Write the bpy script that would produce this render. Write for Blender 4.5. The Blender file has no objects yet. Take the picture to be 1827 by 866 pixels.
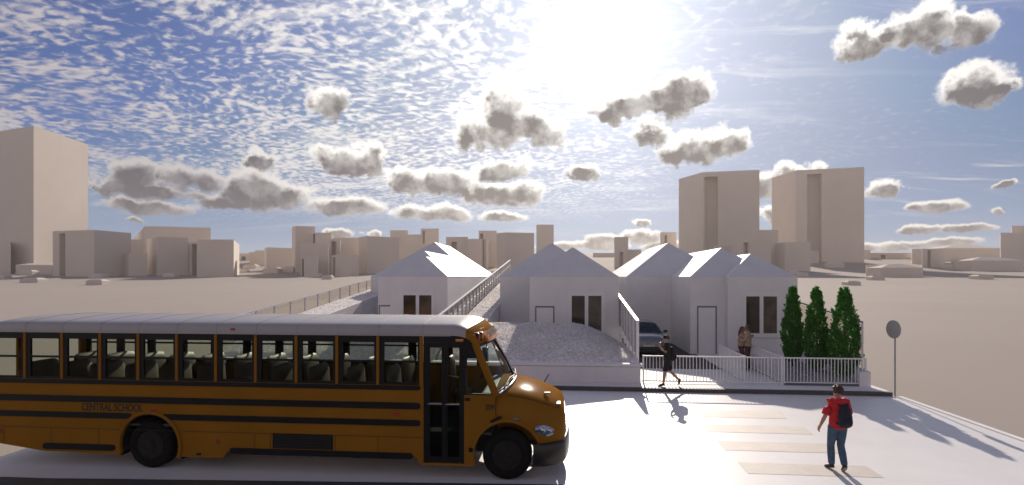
import bpy, bmesh, math, random
from mathutils import Vector, Matrix, noise as mnoise
random.seed(7)
C = bpy.context
SC = C.scene
COL = SC.collection
R = math.radians
PI = math.pi

# ------------------------------------------------------------------ measuring
TH = R(5.0); CT, ST = math.cos(TH), math.sin(TH)
F, CX, HY, CAMZ = 940.0, 913.5, 494.0, 3.95

def on_plane(px, py, Y):
    """point of the vertical plane Y = const seen at a photo pixel -> X, Z"""
    t = (px - CX) / F
    X = Y * (t * CT - ST) / (CT + t * ST)
    d = -X * ST + Y * CT
    return X, CAMZ - (py - HY) * d / F

def at_depth(px, d):
    r = (px - CX) / F * d
    return r * CT - d * ST, d * CT + r * ST

def bx(px): return on_plane(px, 600, 10.15)[0]

# ------------------------------------------------------------------ materials
def mat(name, col, rough=0.7, var=0.08, scale=3.0, bump=0.0, bscale=60.0, metal=0.0, spec=0.5, coat=0.0, stretch=None, var2=0.0, scale2=0.4):
    m = bpy.data.materials.new(name); m.use_nodes = True
    nt = m.node_tree; b = nt.nodes['Principled BSDF']
    b.inputs['Roughness'].default_value = rough
    b.inputs['Metallic'].default_value = metal
    b.inputs['Specular IOR Level'].default_value = spec
    b.inputs['Coat Weight'].default_value = coat
    tc = nt.nodes.new('ShaderNodeTexCoord')
    vec = tc.outputs['Object']
    if stretch:
        mp = nt.nodes.new('ShaderNodeMapping'); mp.inputs['Scale'].default_value = stretch
        nt.links.new(vec, mp.inputs['Vector']); vec = mp.outputs['Vector']
    nz = nt.nodes.new('ShaderNodeTexNoise'); nz.inputs['Scale'].default_value = scale
    nz.inputs['Detail'].default_value = 5
    nt.links.new(vec, nz.inputs['Vector'])
    mx = nt.nodes.new('ShaderNodeMix'); mx.data_type = 'RGBA'
    lo = [max(0, c * (1 - var)) for c in col[:3]] + [1]
    hi = [min(1, c * (1 + var)) for c in col[:3]] + [1]
    mx.inputs[6].default_value = lo; mx.inputs[7].default_value = hi
    mr = nt.nodes.new('ShaderNodeMapRange')
    mr.inputs['From Min'].default_value = 0.3; mr.inputs['From Max'].default_value = 0.7
    nt.links.new(nz.outputs['Fac'], mr.inputs['Value'])
    nt.links.new(mr.outputs['Result'], mx.inputs[0])
    out = mx.outputs[2]
    if var2 > 0:
        n2 = nt.nodes.new('ShaderNodeTexNoise'); n2.inputs['Scale'].default_value = scale2
        n2.inputs['Detail'].default_value = 3
        nt.links.new(tc.outputs['Object'], n2.inputs['Vector'])
        m2 = nt.nodes.new('ShaderNodeMapRange')
        m2.inputs['From Min'].default_value = 0.3; m2.inputs['From Max'].default_value = 0.7
        m2.inputs['To Min'].default_value = 1 - var2; m2.inputs['To Max'].default_value = 1 + var2 * .4
        nt.links.new(n2.outputs['Fac'], m2.inputs['Value'])
        vm = nt.nodes.new('ShaderNodeVectorMath'); vm.operation = 'SCALE'
        nt.links.new(out, vm.inputs[0]); nt.links.new(m2.outputs['Result'], vm.inputs['Scale'])
        out = vm.outputs[0]
    nt.links.new(out, b.inputs['Base Color'])
    if bump > 0:
        nb = nt.nodes.new('ShaderNodeTexNoise'); nb.inputs['Scale'].default_value = bscale
        nb.inputs['Detail'].default_value = 4
        nt.links.new(vec, nb.inputs['Vector'])
        bp = nt.nodes.new('ShaderNodeBump'); bp.inputs['Strength'].default_value = bump
        bp.inputs['Distance'].default_value = 0.02
        nt.links.new(nb.outputs['Fac'], bp.inputs['Height'])
        nt.links.new(bp.outputs['Normal'], b.inputs['Normal'])
    return m

def glass(name, tint, refl=0.06, dark=None, gl_rough=0.02):
    """thin window glass: clear tinted pass-through plus a fresnel mirror; dark adds a murky share"""
    m = bpy.data.materials.new(name); m.use_nodes = True
    nt = m.node_tree; nt.nodes.clear()
    out = nt.nodes.new('ShaderNodeOutputMaterial')
    tr = nt.nodes.new('ShaderNodeBsdfTransparent'); tr.inputs[0].default_value = (*tint, 1)
    gl = nt.nodes.new('ShaderNodeBsdfGlossy'); gl.inputs['Roughness'].default_value = gl_rough
    lw = nt.nodes.new('ShaderNodeLayerWeight'); pw = nt.nodes.new('ShaderNodeMath'); pw.operation = 'POWER'; pw.inputs[1].default_value = 5
    nt.links.new(lw.outputs['Facing'], pw.inputs[0])
    fr = nt.nodes.new('ShaderNodeMath'); fr.operation = 'MULTIPLY_ADD'; fr.inputs[1].default_value = .7; fr.inputs[2].default_value = .0
    nt.links.new(pw.outputs[0], fr.inputs[0])
    nz = nt.nodes.new('ShaderNodeTexNoise'); nz.inputs['Scale'].default_value = 1.5
    mm = nt.nodes.new('ShaderNodeMath'); mm.operation = 'MULTIPLY_ADD'
    mm.inputs[1].default_value = 0.04; mm.inputs[2].default_value = refl - 0.04
    nt.links.new(nz.outputs['Fac'], mm.inputs[0])
    ad = nt.nodes.new('ShaderNodeMath'); ad.operation = 'ADD'; ad.use_clamp = True
    nt.links.new(fr.outputs[0], ad.inputs[0]); nt.links.new(mm.outputs[0], ad.inputs[1])
    mx = nt.nodes.new('ShaderNodeMixShader')
    base = tr.outputs[0]
    if dark:
        df = nt.nodes.new('ShaderNodeBsdfDiffuse'); df.inputs[0].default_value = (*dark[0], 1)
        m1 = nt.nodes.new('ShaderNodeMixShader'); m1.inputs[0].default_value = dark[1]
        nt.links.new(tr.outputs[0], m1.inputs[1]); nt.links.new(df.outputs[0], m1.inputs[2])
        base = m1.outputs[0]
    nt.links.new(ad.outputs[0], mx.inputs[0]); nt.links.new(base, mx.inputs[1]); nt.links.new(gl.outputs[0], mx.inputs[2])
    nt.links.new(mx.outputs[0], out.inputs[0])
    return m

M = {}
M['road'] = mat('road_surface', (.78, .765, .75), .42, .03, 1.2, .05, 90, spec=.45, var2=.06, scale2=.25)
M['stripe'] = mat('crossing_paint', (.59, .535, .47), .6, .07, 14, .08, 120, var2=.10, scale2=2)
M['pavement'] = mat('pavement_concrete', (.76, .745, .735), .6, .04, 2, .06, 80, var2=.05)
M['kerb'] = mat('kerb_stone', (.062, .056, .058), .6, .12, 5, .1, 50)
M['plaster'] = mat('house_plaster', (.74, .725, .735), .75, .025, 2.5, .06, 70, var2=.05, scale2=.5)
M['roofwhite'] = mat('roof_sheet', (.72, .71, .72), .6, .03, 2, .03, 30, var2=.04)
M['trim'] = mat('white_trim', (.74, .73, .74), .5, .03, 5)
M['doorframe'] = mat('door_frame_grey', (.19, .17, .19), .5, .06, 6)
M['window_glass'] = mat('window_glass', (.035, .030, .026), .06, .5, 1.3, spec=.6)
M['window_glass_warm'] = mat('window_glass_warm', (.085, .07, .058), .08, .5, 1.6, spec=.6)
M['curtain'] = mat('curtain', (.16, .14, .12), .8, .2, 8)
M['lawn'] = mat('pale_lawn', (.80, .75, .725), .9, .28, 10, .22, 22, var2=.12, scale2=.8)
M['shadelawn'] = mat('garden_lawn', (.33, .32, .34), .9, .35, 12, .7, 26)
M['driveway'] = mat('driveway_asphalt', (.055, .048, .050), .75, .15, 12, .3, 80)
M['wallw'] = mat('garden_wall', (.68, .66, .69), .75, .04, 3, .08, 60, var2=.07)
M['terrain'] = mat('terrain_ground', (.335, .288, .25), .95, .03, .05, .0, var2=.05, scale2=.006)
M['city'] = mat('city_wall', (.685, .605, .53), .9, .02, .1, var2=.05, scale2=.02)
M['citydark'] = mat('city_recess', (.40, .34, .30), .9, .05, .2)
M['railing'] = mat('railing_white', (.74, .73, .74), .45, .03, 6)
M['steel'] = mat('fence_steel', (.56, .54, .56), .45, .08, 6)
M['darksteel'] = mat('fence_dark_steel', (.12, .11, .13), .4, .1, 6, metal=.3)
M['panel'] = glass('fence_glass', (.80, .785, .76), .07, ((.36, .33, .30), .30))
M['panelwhite'] = glass('fence_frosted_glass', (.75, .74, .73), .06, ((.62, .60, .60), .55))
M['panelclear'] = glass('fence_clear_glass', (.90, .88, .85), .05)
M['yellow'] = mat('bus_yellow', (.27, .118, .014), .5, .05, 1.2, spec=.07, coat=.0, var2=.08, scale2=.7)
_b = M['yellow'].node_tree.nodes['Principled BSDF']; _b.inputs['IOR'].default_value = 1.03; _b.inputs['Coat Weight'].default_value = .07; _b.inputs['Coat Roughness'].default_value = .16
M['busblack'] = mat('bus_black', (.008, .008, .009), .5, .2, 4, spec=.2)
M['rubber'] = mat('tyre_rubber', (.009, .0085, .0085), .85, .3, 20, .3, 40, spec=.15)
M['rim'] = mat('wheel_rim', (.016, .015, .014), .6, .3, 12, spec=.2)
M['buswhite'] = mat('bus_roof_white', (.33, .315, .33), .4, .03, 2, coat=.1)
M['seam'] = mat('roof_seam', (.2, .19, .2), .6, .05)
M['busglass'] = glass('bus_glass', (.80, .83, .785), .02)
M['doorglass'] = glass('bus_door_glass', (.26, .29, .27), .03)
M['windshield'] = glass('bus_windshield_glass', (.78, .88, .82), .03)
M['vinyl'] = mat('seat_vinyl', (.10, .070, .055), .5, .12, 6, .1, 40)
M['interior'] = mat('bus_interior', (.06, .055, .05), .7, .1)
M['redlens'] = mat('red_lens', (.35, .03, .03), .25, .1)
M['amberlens'] = mat('amber_lens', (.62, .22, .04), .25, .1)
M['headlight'] = mat('headlight_lens', (.20, .25, .36), .12, .5, 14, metal=.55)
M['chrome'] = mat('chrome_trim', (.6, .58, .55), .22, .05, metal=1.0)
M['bumper'] = mat('bumper_steel', (.03, .028, .026), .36, .15, 3, metal=.35)
M['lettering'] = mat('black_lettering', (.010, .008, .007), .5, .1)
M['carpaint'] = mat('car_paint_silver', (.21, .21, .235), .3, .04, 2, metal=.25, coat=.5)
M['carglass'] = mat('car_glass', (.02, .03, .03), .06, .3, 2)
M['black'] = mat('black_plastic', (.014, .013, .014), .5, .2, 6)
M['plate'] = mat('number_plate', (.5, .5, .5), .4, .05)
M['skin'] = mat('skin', (.40, .22, .15), .5, .08, 9)
M['skindark'] = mat('skin_brown', (.22, .11, .07), .5, .08, 9)
M['redhood'] = mat('red_cotton', (.52, .018, .028), .8, .12, 10, .35, 26)
M['denim'] = mat('denim', (.055, .095, .155), .85, .22, 12, .35, 40)
M['hairbrown'] = mat('hair_brown', (.045, .024, .016), .55, .4, 40, .5, 90, stretch=(1, 1, .2))
M['navy'] = mat('navy_canvas', (.012, .014, .030), .75, .25, 10, .3, 50)
M['shoe'] = mat('shoe_dark', (.018, .016, .017), .6, .2, 14)
M['sole'] = mat('shoe_sole', (.33, .29, .25), .7, .1)
M['blackcloth'] = mat('black_cloth', (.008, .0075, .009), .85, .25, 12, .35, 40)
M['tan'] = mat('tan_shirt', (.33, .225, .155), .85, .15, 10, .35, 36)
M['beige'] = mat('beige_shirt', (.36, .26, .18), .85, .15, 10, .35, 36)
M['browncloth'] = mat('brown_cloth', (.075, .034, .024), .85, .2, 10, .3, 36)
M['bark'] = mat('bark', (.10, .07, .05), .9, .3, 14, .6, 30)
M['signgrey'] = mat('sign_back_grey', (.33, .315, .31), .5, .08, 8)
M['eye'] = mat('eye_dark', (.02, .015, .012), .3, .1)

def leaf_mat(name, a, b):
    m = bpy.data.materials.new(name); m.use_nodes = True
    nt = m.node_tree; nt.nodes.clear()
    out = nt.nodes.new('ShaderNodeOutputMaterial')
    tc = nt.nodes.new('ShaderNodeTexCoord')
    nz = nt.nodes.new('ShaderNodeTexNoise'); nz.inputs['Scale'].default_value = 9; nz.inputs['Detail'].default_value = 4
    nt.links.new(tc.outputs['Object'], nz.inputs['Vector'])
    mr = nt.nodes.new('ShaderNodeMapRange'); mr.inputs['From Min'].default_value = .35; mr.inputs['From Max'].default_value = .68
    nt.links.new(nz.outputs['Fac'], mr.inputs['Value'])
    mx = nt.nodes.new('ShaderNodeMix'); mx.data_type = 'RGBA'
    mx.inputs[6].default_value = (*a, 1); mx.inputs[7].default_value = (*b, 1)
    nt.links.new(mr.outputs['Result'], mx.inputs[0])
    df = nt.nodes.new('ShaderNodeBsdfPrincipled'); df.inputs['Roughness'].default_value = .6
    nt.links.new(mx.outputs[2], df.inputs['Base Color'])
    tl = nt.nodes.new('ShaderNodeBsdfTranslucent'); nt.links.new(mx.outputs[2], tl.inputs[0])
    ms = nt.nodes.new('ShaderNodeMixShader'); ms.inputs[0].default_value = .35
    nt.links.new(df.outputs[0], ms.inputs[1]); nt.links.new(tl.outputs[0], ms.inputs[2])
    nt.links.new(ms.outputs[0], out.inputs[0])
    return m
M['grassblade'] = leaf_mat('pale_grass', (.52, .50, .50), (.90, .87, .86))
M['leaf'] = leaf_mat('thuja_foliage', (.022, .12, .012), (.075, .32, .024))

# ------------------------------------------------------------------ objects
def tag(o, label=None, cat=None, group=None, kind=None):
    if label: o['label'] = label
    if cat: o['category'] = cat
    if group: o['group'] = group
    if kind: o['kind'] = kind
    return o

def empty(name, loc, rz=0.0, label=None, cat=None, group=None):
    o = bpy.data.objects.new(name, None); COL.objects.link(o)
    o.empty_display_size = .2
    o.location = loc; o.rotation_euler = (0, 0, rz)
    return tag(o, label, cat, group)

def root_of(o):
    while o.parent: o = o.parent
    return o

class MB:
    """collects faces; build() links them as one mesh object"""
    def __init__(self): self.v = []; self.f = []
    def add(self, vs, fs):
        n = len(self.v); self.v += [tuple(p) for p in vs]
        self.f += [tuple(i + n for i in f) for f in fs]; return self
    def box(self, x0, x1, y0, y1, z0, z1):
        vs = [(x0, y0, z0), (x1, y0, z0), (x1, y1, z0), (x0, y1, z0), (x0, y0, z1), (x1, y0, z1), (x1, y1, z1), (x0, y1, z1)]
        return self.add(vs, [(0, 3, 2, 1), (4, 5, 6, 7), (0, 1, 5, 4), (1, 2, 6, 5), (2, 3, 7, 6), (3, 0, 4, 7)])
    def prism_xy(self, poly, z0, z1, top=True, bottom=True):
        n = len(poly)
        vs = [(p[0], p[1], z0) for p in poly] + [(p[0], p[1], z1) for p in poly]
        fs = [(i, (i + 1) % n, n + (i + 1) % n, n + i) for i in range(n)]
        if bottom: fs.append(tuple(reversed(range(n))))
        if top: fs.append(tuple(range(n, 2 * n)))
        return self.add(vs, fs)
    def prism_xz(self, poly, y0, y1):
        n = len(poly)
        vs = [(p[0], y0, p[1]) for p in poly] + [(p[0], y1, p[1]) for p in poly]
        fs = [tuple(range(n)), tuple(reversed(range(n, 2 * n)))] + [(n + i, n + (i + 1) % n, (i + 1) % n, i) for i in range(n)]
        return self.add(vs, fs)
    def grid(self, rows):
        n = len(rows[0]); vs = [p for r in rows for p in r]
        fs = [(i * n + j, i * n + j + 1, (i + 1) * n + j + 1, (i + 1) * n + j) for i in range(len(rows) - 1) for j in range(n - 1)]
        return self.add(vs, fs)
    def tube(self, pts, rad, seg=10, side=None, cap=True):
        """rad: number or list of numbers / (ra, rb); ra lies along 'side'"""
        pts = [Vector(p) for p in pts]
        if not isinstance(rad, (list, tuple)): rad = [rad] * len(pts)
        vs = []; n = len(pts)
        for i, p in enumerate(pts):
            t = (pts[min(i + 1, n - 1)] - pts[max(i - 1, 0)]).normalized()
            s = Vector(side) if side else (Vector((0, 0, 1)) if abs(t.z) < .9 else Vector((1, 0, 0)))
            a = (s - t * s.dot(t)).normalized(); b = t.cross(a)
            r = rad[i]; ra, rb = r if isinstance(r, (list, tuple)) else (r, r)
            for k in range(seg):
                w = 2 * PI * k / seg
                vs.append(p + a * ra * math.cos(w) + b * rb * math.sin(w))
        fs = [(i * seg + k, i * seg + (k + 1) % seg, (i + 1) * seg + (k + 1) % seg, (i + 1) * seg + k) for i in range(n - 1) for k in range(seg)]
        if cap:
            fs.append(tuple(reversed(range(seg)))); fs.append(tuple(range((n - 1) * seg, n * seg)))
        return self.add(vs, fs)
    def ball(self, c, r, seg=14, rings=9):
        rx, ry, rz = r if isinstance(r, (list, tuple)) else (r, r, r)
        vs = [(c[0], c[1], c[2] - rz)]
        for i in range(1, rings):
            ph = -PI / 2 + PI * i / rings
            for k in range(seg):
                w = 2 * PI * k / seg
                vs.append((c[0] + rx * math.cos(ph) * math.cos(w), c[1] + ry * math.cos(ph) * math.sin(w), c[2] + rz * math.sin(ph)))
        vs.append((c[0], c[1], c[2] + rz)); L = len(vs) - 1
        fs = [(0, 1 + (k + 1) % seg, 1 + k) for k in range(seg)]
        for i in range(rings - 2):
            for k in range(seg):
                a = 1 + i * seg
                fs.append((a + k, a + (k + 1) % seg, a + seg + (k + 1) % seg, a + seg + k))
        a = 1 + (rings - 2) * seg
        fs += [(a + k, a + (k + 1) % seg, L) for k in range(seg)]
        return self.add(vs, fs)
    def lathe_y(self, c, prof, seg=32):
        """prof: list of (y offset, radius) turned about the Y axis through c"""
        vs = []; n = len(prof)
        for (dy, r) in prof:
            for k in range(seg):
                w = 2 * PI * k / seg
                vs.append((c[0] + r * math.cos(w), c[1] + dy, c[2] + r * math.sin(w)))
        fs = [(i * seg + k, i * seg + (k + 1) % seg, (i + 1) * seg + (k + 1) % seg, (i + 1) * seg + k) for i in range(n - 1) for k in range(seg)]
        fs.append(tuple(range(seg))); fs.append(tuple(reversed(range((n - 1) * seg, n * seg))))
        return self.add(vs, fs)
    def mesh(self, name, off=(0, 0, 0)):
        me = bpy.data.meshes.new(name)
        me.from_pydata([(p[0] - off[0], p[1] - off[1], p[2] - off[2]) for p in self.v], [], self.f)
        bm = bmesh.new(); bm.from_mesh(me)
        bmesh.ops.recalc_face_normals(bm, faces=bm.faces[:])
        bm.to_mesh(me); bm.free()
        return me
    def build(self, name, m, parent=None, smooth=False, bevel=0.0, local=False, angle=40):
        off = (0, 0, 0)
        if parent is not None and not local: off = root_of(parent).location
        me = self.mesh(name, off)
        o = bpy.data.objects.new(name, me); COL.objects.link(o)
        me.materials.append(m)
        if smooth:
            me.polygons.foreach_set('use_smooth', [True] * len(me.polygons))
            me.set_sharp_from_angle(angle=R(angle))
        if parent is not None: o.parent = parent
        if bevel > 0:
            md = o.modifiers.new('bevel', 'BEVEL'); md.width = bevel; md.segments = 2
            md.limit_method = 'ANGLE'; md.angle_limit = R(40)
        return o

def bake(o):
    """replace an object's mesh with what its modifiers give"""
    dg = C.evaluated_depsgraph_get()
    me = bpy.data.meshes.new_from_object(o.evaluated_get(dg))
    old = o.data; mats = list(old.materials)
    o.modifiers.clear(); o.data = me; me.name = old.name
    if not me.materials:
        for m in mats: me.materials.append(m)
    bpy.data.meshes.remove(old)
    return o

def blend(o, voxel=.008, it=4, fac=.5):
    """melt the pieces of a mesh into one continuous surface"""
    r = o.modifiers.new('r', 'REMESH'); r.mode = 'VOXEL'; r.voxel_size = voxel
    s = o.modifiers.new('s', 'SMOOTH'); s.iterations = it; s.factor = fac
    bake(o)
    o.data.polygons.foreach_set('use_smooth', [True] * len(o.data.polygons))
    return o

def text(body, name, m, parent, centre, width, height, rot):
    """flat lettering as a mesh, fitted to width x height, at centre with the given rotation"""
    cu = bpy.data.curves.new(name, 'FONT'); cu.body = body; cu.size = 1; cu.align_x = 'CENTER'; cu.align_y = 'CENTER'
    cu.extrude = .004; cu.offset = .014
    o = bpy.data.objects.new(name, cu); COL.objects.link(o)
    me = bpy.data.meshes.new_from_object(o.evaluated_get(C.evaluated_depsgraph_get()))
    bpy.data.objects.remove(o); bpy.data.curves.remove(cu)
    xs = [v.co.x for v in me.vertices]; ys = [v.co.y for v in me.vertices]
    cx, cy = (max(xs) + min(xs)) / 2, (max(ys) + min(ys)) / 2
    sx, sy = width / (max(xs) - min(xs)), height / (max(ys) - min(ys))
    off = Vector(root_of(parent).location)
    T = Matrix.Translation(Vector(centre) - off) @ rot.to_4x4()
    for v in me.vertices:
        v.co = T @ Vector(((v.co.x - cx) * sx, (v.co.y - cy) * sy, v.co.z * .8))
    me.materials.append(m)
    t = bpy.data.objects.new(name, me); COL.objects.link(t); t.parent = parent
    return t

def copy_tree(o, parent=None):
    c = o.copy(); COL.objects.link(c)
    if parent is not None: c.parent = parent
    for ch in list(o.children): copy_tree(ch, c)
    return c

# ------------------------------------------------------------------ people
def frame_pts(a, b, t): return Vector(a).lerp(Vector(b), t)

def hand(mb, wr, d, palm_n, thumb_side, curl=.5, s=1.0):
    """palm, four unequal bent fingers and a thumb leaving the side of the palm"""
    wr, d, n = Vector(wr), Vector(d).normalized(), Vector(palm_n).normalized()
    n = (n - d * n.dot(d)).normalized()
    sd = Vector(thumb_side); sd = (sd - d * sd.dot(d) - n * sd.dot(n)).normalized()
    mb.tube([wr - d * .02, wr + d * .03 * s, wr + d * .07 * s, wr + d * .095 * s], [(.026, .022), (.036 * s, .018), (.041 * s, .017), (.038 * s, .013)], 10, side=sd)
    for k, (ln, q) in enumerate(((.070, .029), (.079, .010), (.074, -.010), (.058, -.028))):
        b = wr + d * .088 * s + sd * q * s
        a1 = curl * (.55 + .1 * k); a2 = curl * (1.5 + .1 * k)
        p1 = b + (d * math.cos(a1) + n * math.sin(a1)) * ln * .5 * s
        p2 = p1 + (d * math.cos(a2) + n * math.sin(a2)) * ln * .5 * s
        mb.tube([b - d * .02, b, p1, p2], [.010, .0098, .0092, .0078], 7)
    b = wr + d * .03 * s + sd * .03 * s
    p1 = b + (d * .65 + sd * .75 + n * .2).normalized() * .036 * s
    p2 = p1 + (d * .9 + sd * .25 + n * .35).normalized() * .03 * s
    mb.tube([b - sd * .015, b, p1, p2], [.013, .0125, .011, .009], 7)

def arm_pts(sh, el, wr):
    return [sh, frame_pts(sh, el, .5), el, frame_pts(el, wr, .35), wr]

def person(label, group, loc, rz, P, skin, scale=1.0, name='person'):
    """P: pose (joint points, +Y is forward, +X is the right hand side) and clothes"""
    root = empty(name, loc, rz, label, 'person', group)
    root.scale = (scale,) * 3
    g = lambda k: Vector(P[k])
    b = MB()
    sway = P.get('lean', (0, 0)); lx, ly = sway
    sp = lambda z: Vector((lx * (z - .92), ly * (z - .92), z))
    b.tube([sp(.86), sp(.95), sp(1.08), sp(1.22), sp(1.34), sp(1.42), sp(1.46)],
           [(.13, .10), (.155, .11), (.135, .095), (.155, .108), (.17, .105), (.13, .075), (.06, .055)], 16, side=(1, 0, 0))
    hd = sp(1.60) + Vector(P.get('head', (0, .015, 0)))
    b.tube([sp(1.40), sp(1.48), hd + Vector((0, -.005, -.06))], [.062, .055, .056], 12)
    yaw = P.get('yaw', 0.0); fy = Vector((-math.sin(yaw), math.cos(yaw), 0)); fx = Vector((math.cos(yaw), math.sin(yaw), 0))
    b.ball(hd + Vector((0, 0, .015)), (.076, .088, .10)); b.ball(hd + fy * .022 - Vector((0, 0, .055)), (.055, .062, .06))
    b.tube([hd + fy * .075 + Vector((0, 0, .02)), hd + fy * .105 - Vector((0, 0, .018)), hd + fy * .08 - Vector((0, 0, .028))], [.008, .014, .012], 8)
    b.tube([hd + fy * .066 - fx * .02 - Vector((0, 0, .058)), hd + fy * .082 - Vector((0, 0, .057)), hd + fy * .066 + fx * .02 - Vector((0, 0, .058))], .008, 8)
    for s in (-1, 1):
        b.ball(hd + fx * s * .078 - fy * .005, (.012, .022, .032), 10, 7)
    for s, q in (('L', -1), ('R', 1)):
        sh = sp(1.40) + Vector((q * .165, 0, 0)); el, wr = g(s + '_el'), g(s + '_wr')
        b.tube([sp(1.38) + Vector((q * .07, 0, 0))] + arm_pts(sh, el, wr), [.06, .055, .046, .038, .039, .026], 10)
        hd_d = P.get(s + '_hd'); hd_d = Vector(hd_d) if hd_d else (wr - el)
        hand(b, wr, hd_d, P.get(s + '_pn', (-q, 0, 0)), P.get(s + '_ts', (0, 1, 0)), P.get('curl', .55))
        hp = sp(.90) + Vector((q * .088, 0, 0)); kn, an, to = g(s + '_kn'), g(s + '_an'), g(s + '_to')
        b.tube([sp(.97) + Vector((q * .05, 0, 0)), hp, frame_pts(hp, kn, .5), kn, frame_pts(kn, an, .35), an], [.08, .09, .072, .054, .054, .036], 12)
        b.tube([an + (an - to) * .2, frame_pts(an, to, .5), to], [(.033, .036), (.036, .030), (.03, .018)], 10, side=(1, 0, 0))
    body = b.build('body', skin, root, local=True); blend(body, .0065, 3)
    for s in (-1, 1):
        e = MB().ball(hd + fy * .081 + fx * s * .03 + Vector((0, 0, .015)), (.010, .010, .006), 8, 6)
        e.build('eye', M['eye'], root, smooth=True, local=True)
    # trousers or shorts
    t = MB(); end = P.get('leg_end', 1.0)
    t.tube([sp(1.03), sp(.96), sp(.88), sp(.82)], [(.150, .115), (.162, .125), (.168, .128), (.11, .10)], 16, side=(1, 0, 0))
    for s, q in (('L', -1), ('R', 1)):
        hp = sp(.90) + Vector((q * .088, 0, 0)); kn, an = g(s + '_kn'), g(s + '_an')
        if end >= 1:
            t.tube([sp(.95) + Vector((q * .05, 0, 0)), hp, frame_pts(hp, kn, .5), kn, frame_pts(kn, an, .4), frame_pts(kn, an, .82), frame_pts(kn, an, .95)],
                   [.095, .102, .088, .070, .072, .064, .058], 14)
        else:
            t.tube([sp(.95) + Vector((q * .05, 0, 0)), hp, frame_pts(hp, kn, .5), frame_pts(hp, kn, end)], [.095, .104, .097, .092], 14)
    blend(t.build('trousers' if end >= 1 else 'shorts', P['trousers'], root, local=True), .010, 4)
    # top
    t = MB(); hem = P.get('hem', .90)
    t.tube([sp(hem), sp(hem + .04), sp(1.08), sp(1.22), sp(1.34), sp(1.42), sp(1.475)],
           [(.168, .130), (.172, .134), (.165, .125), (.176, .128), (.184, .122), (.142, .088), (.07, .068)], 18, side=(1, 0, 0))
    sl = P.get('sleeve', 1.0)
    for s, q in (('L', -1), ('R', 1)):
        sh = sp(1.40) + Vector((q * .165, 0, 0)); el, wr = g(s + '_el'), g(s + '_wr')
        pts = [sp(1.37) + Vector((q * .07, 0, 0)), sh, frame_pts(sh, el, .5)]; rd = [.085, .082, .078]
        if sl < .6: pts.append(frame_pts(sh, el, sl * 1.9)); rd.append(.080)
        else: pts += [el, frame_pts(el, wr, .5), frame_pts(el, wr, .93)]; rd += [.060, .052, .043]
        t.tube(pts, rd, 12)
    if P.get('hood'):
        t.tube([sp(1.44) + Vector(p) for p in ((-.09, .06, -.01), (-.12, -.02, .015), (-.085, -.10, .01), (0, -.135, -.015), (.085, -.10, .01), (.12, -.02, .015), (.09, .06, -.01))],
               [.03, .042, .050, .055, .050, .042, .03], 10)
    blend(t.build(P.get('top_name', 'shirt'), P['shirt'], root, local=True), .010, 4)
    for s in ('L', 'R'):
        an, to = g(s + '_an'), g(s + '_to'); bk = an + (an - to) * .28
        dn = Vector((0, 0, -1)) - (to - an).normalized() * (Vector((0, 0, -1)).dot((to - an).normalized())); dn.normalize()
        sh = MB().tube([an - dn * .02, an + dn * .02], .048, 10)
        sh.tube([bk + dn * .012, frame_pts(an, to, .1) + dn * .012, frame_pts(an, to, .6) + dn * .018, to + dn * .016, to + (to - an).normalized() * .035 + dn * .02],
                [(.036, .044), (.043, .046), (.048, .034), (.044, .026), (.03, .018)], 12, side=(1, 0, 0))
        so = blend(sh.build('shoe', P.get('shoe', M['shoe']), root, local=True), .007, 3)
        e = MB().tube([bk + dn * .050, frame_pts(an, to, .5) + dn * .048, to + (to - an).normalized() * .03 + dn * .040], [(.036, .009), (.045, .009), (.032, .008)], 12, side=(1, 0, 0))
        e.build('sole', P.get('sole', M['sole']), so, smooth=True, local=True)
    # hair
    h = MB(); hc = hd + Vector((0, 0, .022)) - fy * .012
    vol = P.get('hairvol', 1.0)
    for k in range(90):
        u, w = random.uniform(-.25, 1), random.uniform(0, 2 * PI)
        cz = u; cr = math.sqrt(1 - u * u)
        dv = fx * cr * math.cos(w) + fy * cr * math.sin(w) + Vector((0, 0, cz))
        if dv.dot(fy) > .45 and dv.z < .45: continue
        p = hc + Vector((dv.x * .074, dv.y * .086, dv.z * .096)) * vol
        h.ball(p, (.026 * vol, .026 * vol, .024 * vol), 7, 5)
    h.ball(hc - fy * .008 + Vector((0, 0, .012)), (.076, .084, .092))
    if P.get('longhair'):
        h.tube([hc - fy * .06, hc - fy * .10 - Vector((0, 0, .12)), hc - fy * .11 - Vector((0, 0, .27)), hc - fy * .10 - Vector((0, 0, .36))],
               [(.07, .045), (.085, .05), (.085, .045), (.05, .03)], 12, side=fx)
    blend(h.build('hair', P['hair'], root, local=True), .008, 2)
    if P.get('cap'):
        c = MB().ball(hd + Vector((0, 0, .055)), (.092, .102, .078))
        c.tube([hd + fy * .05 + Vector((0, 0, .05)), hd + fy * .12 + Vector((0, 0, .045)), hd + fy * .17 + Vector((0, 0, .035))], [(.075, .012), (.07, .010), (.045, .008)], 12, side=fx)
        blend(c.build('cap', P['cap'], root, local=True), .008, 2)
    return root, sp

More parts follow.
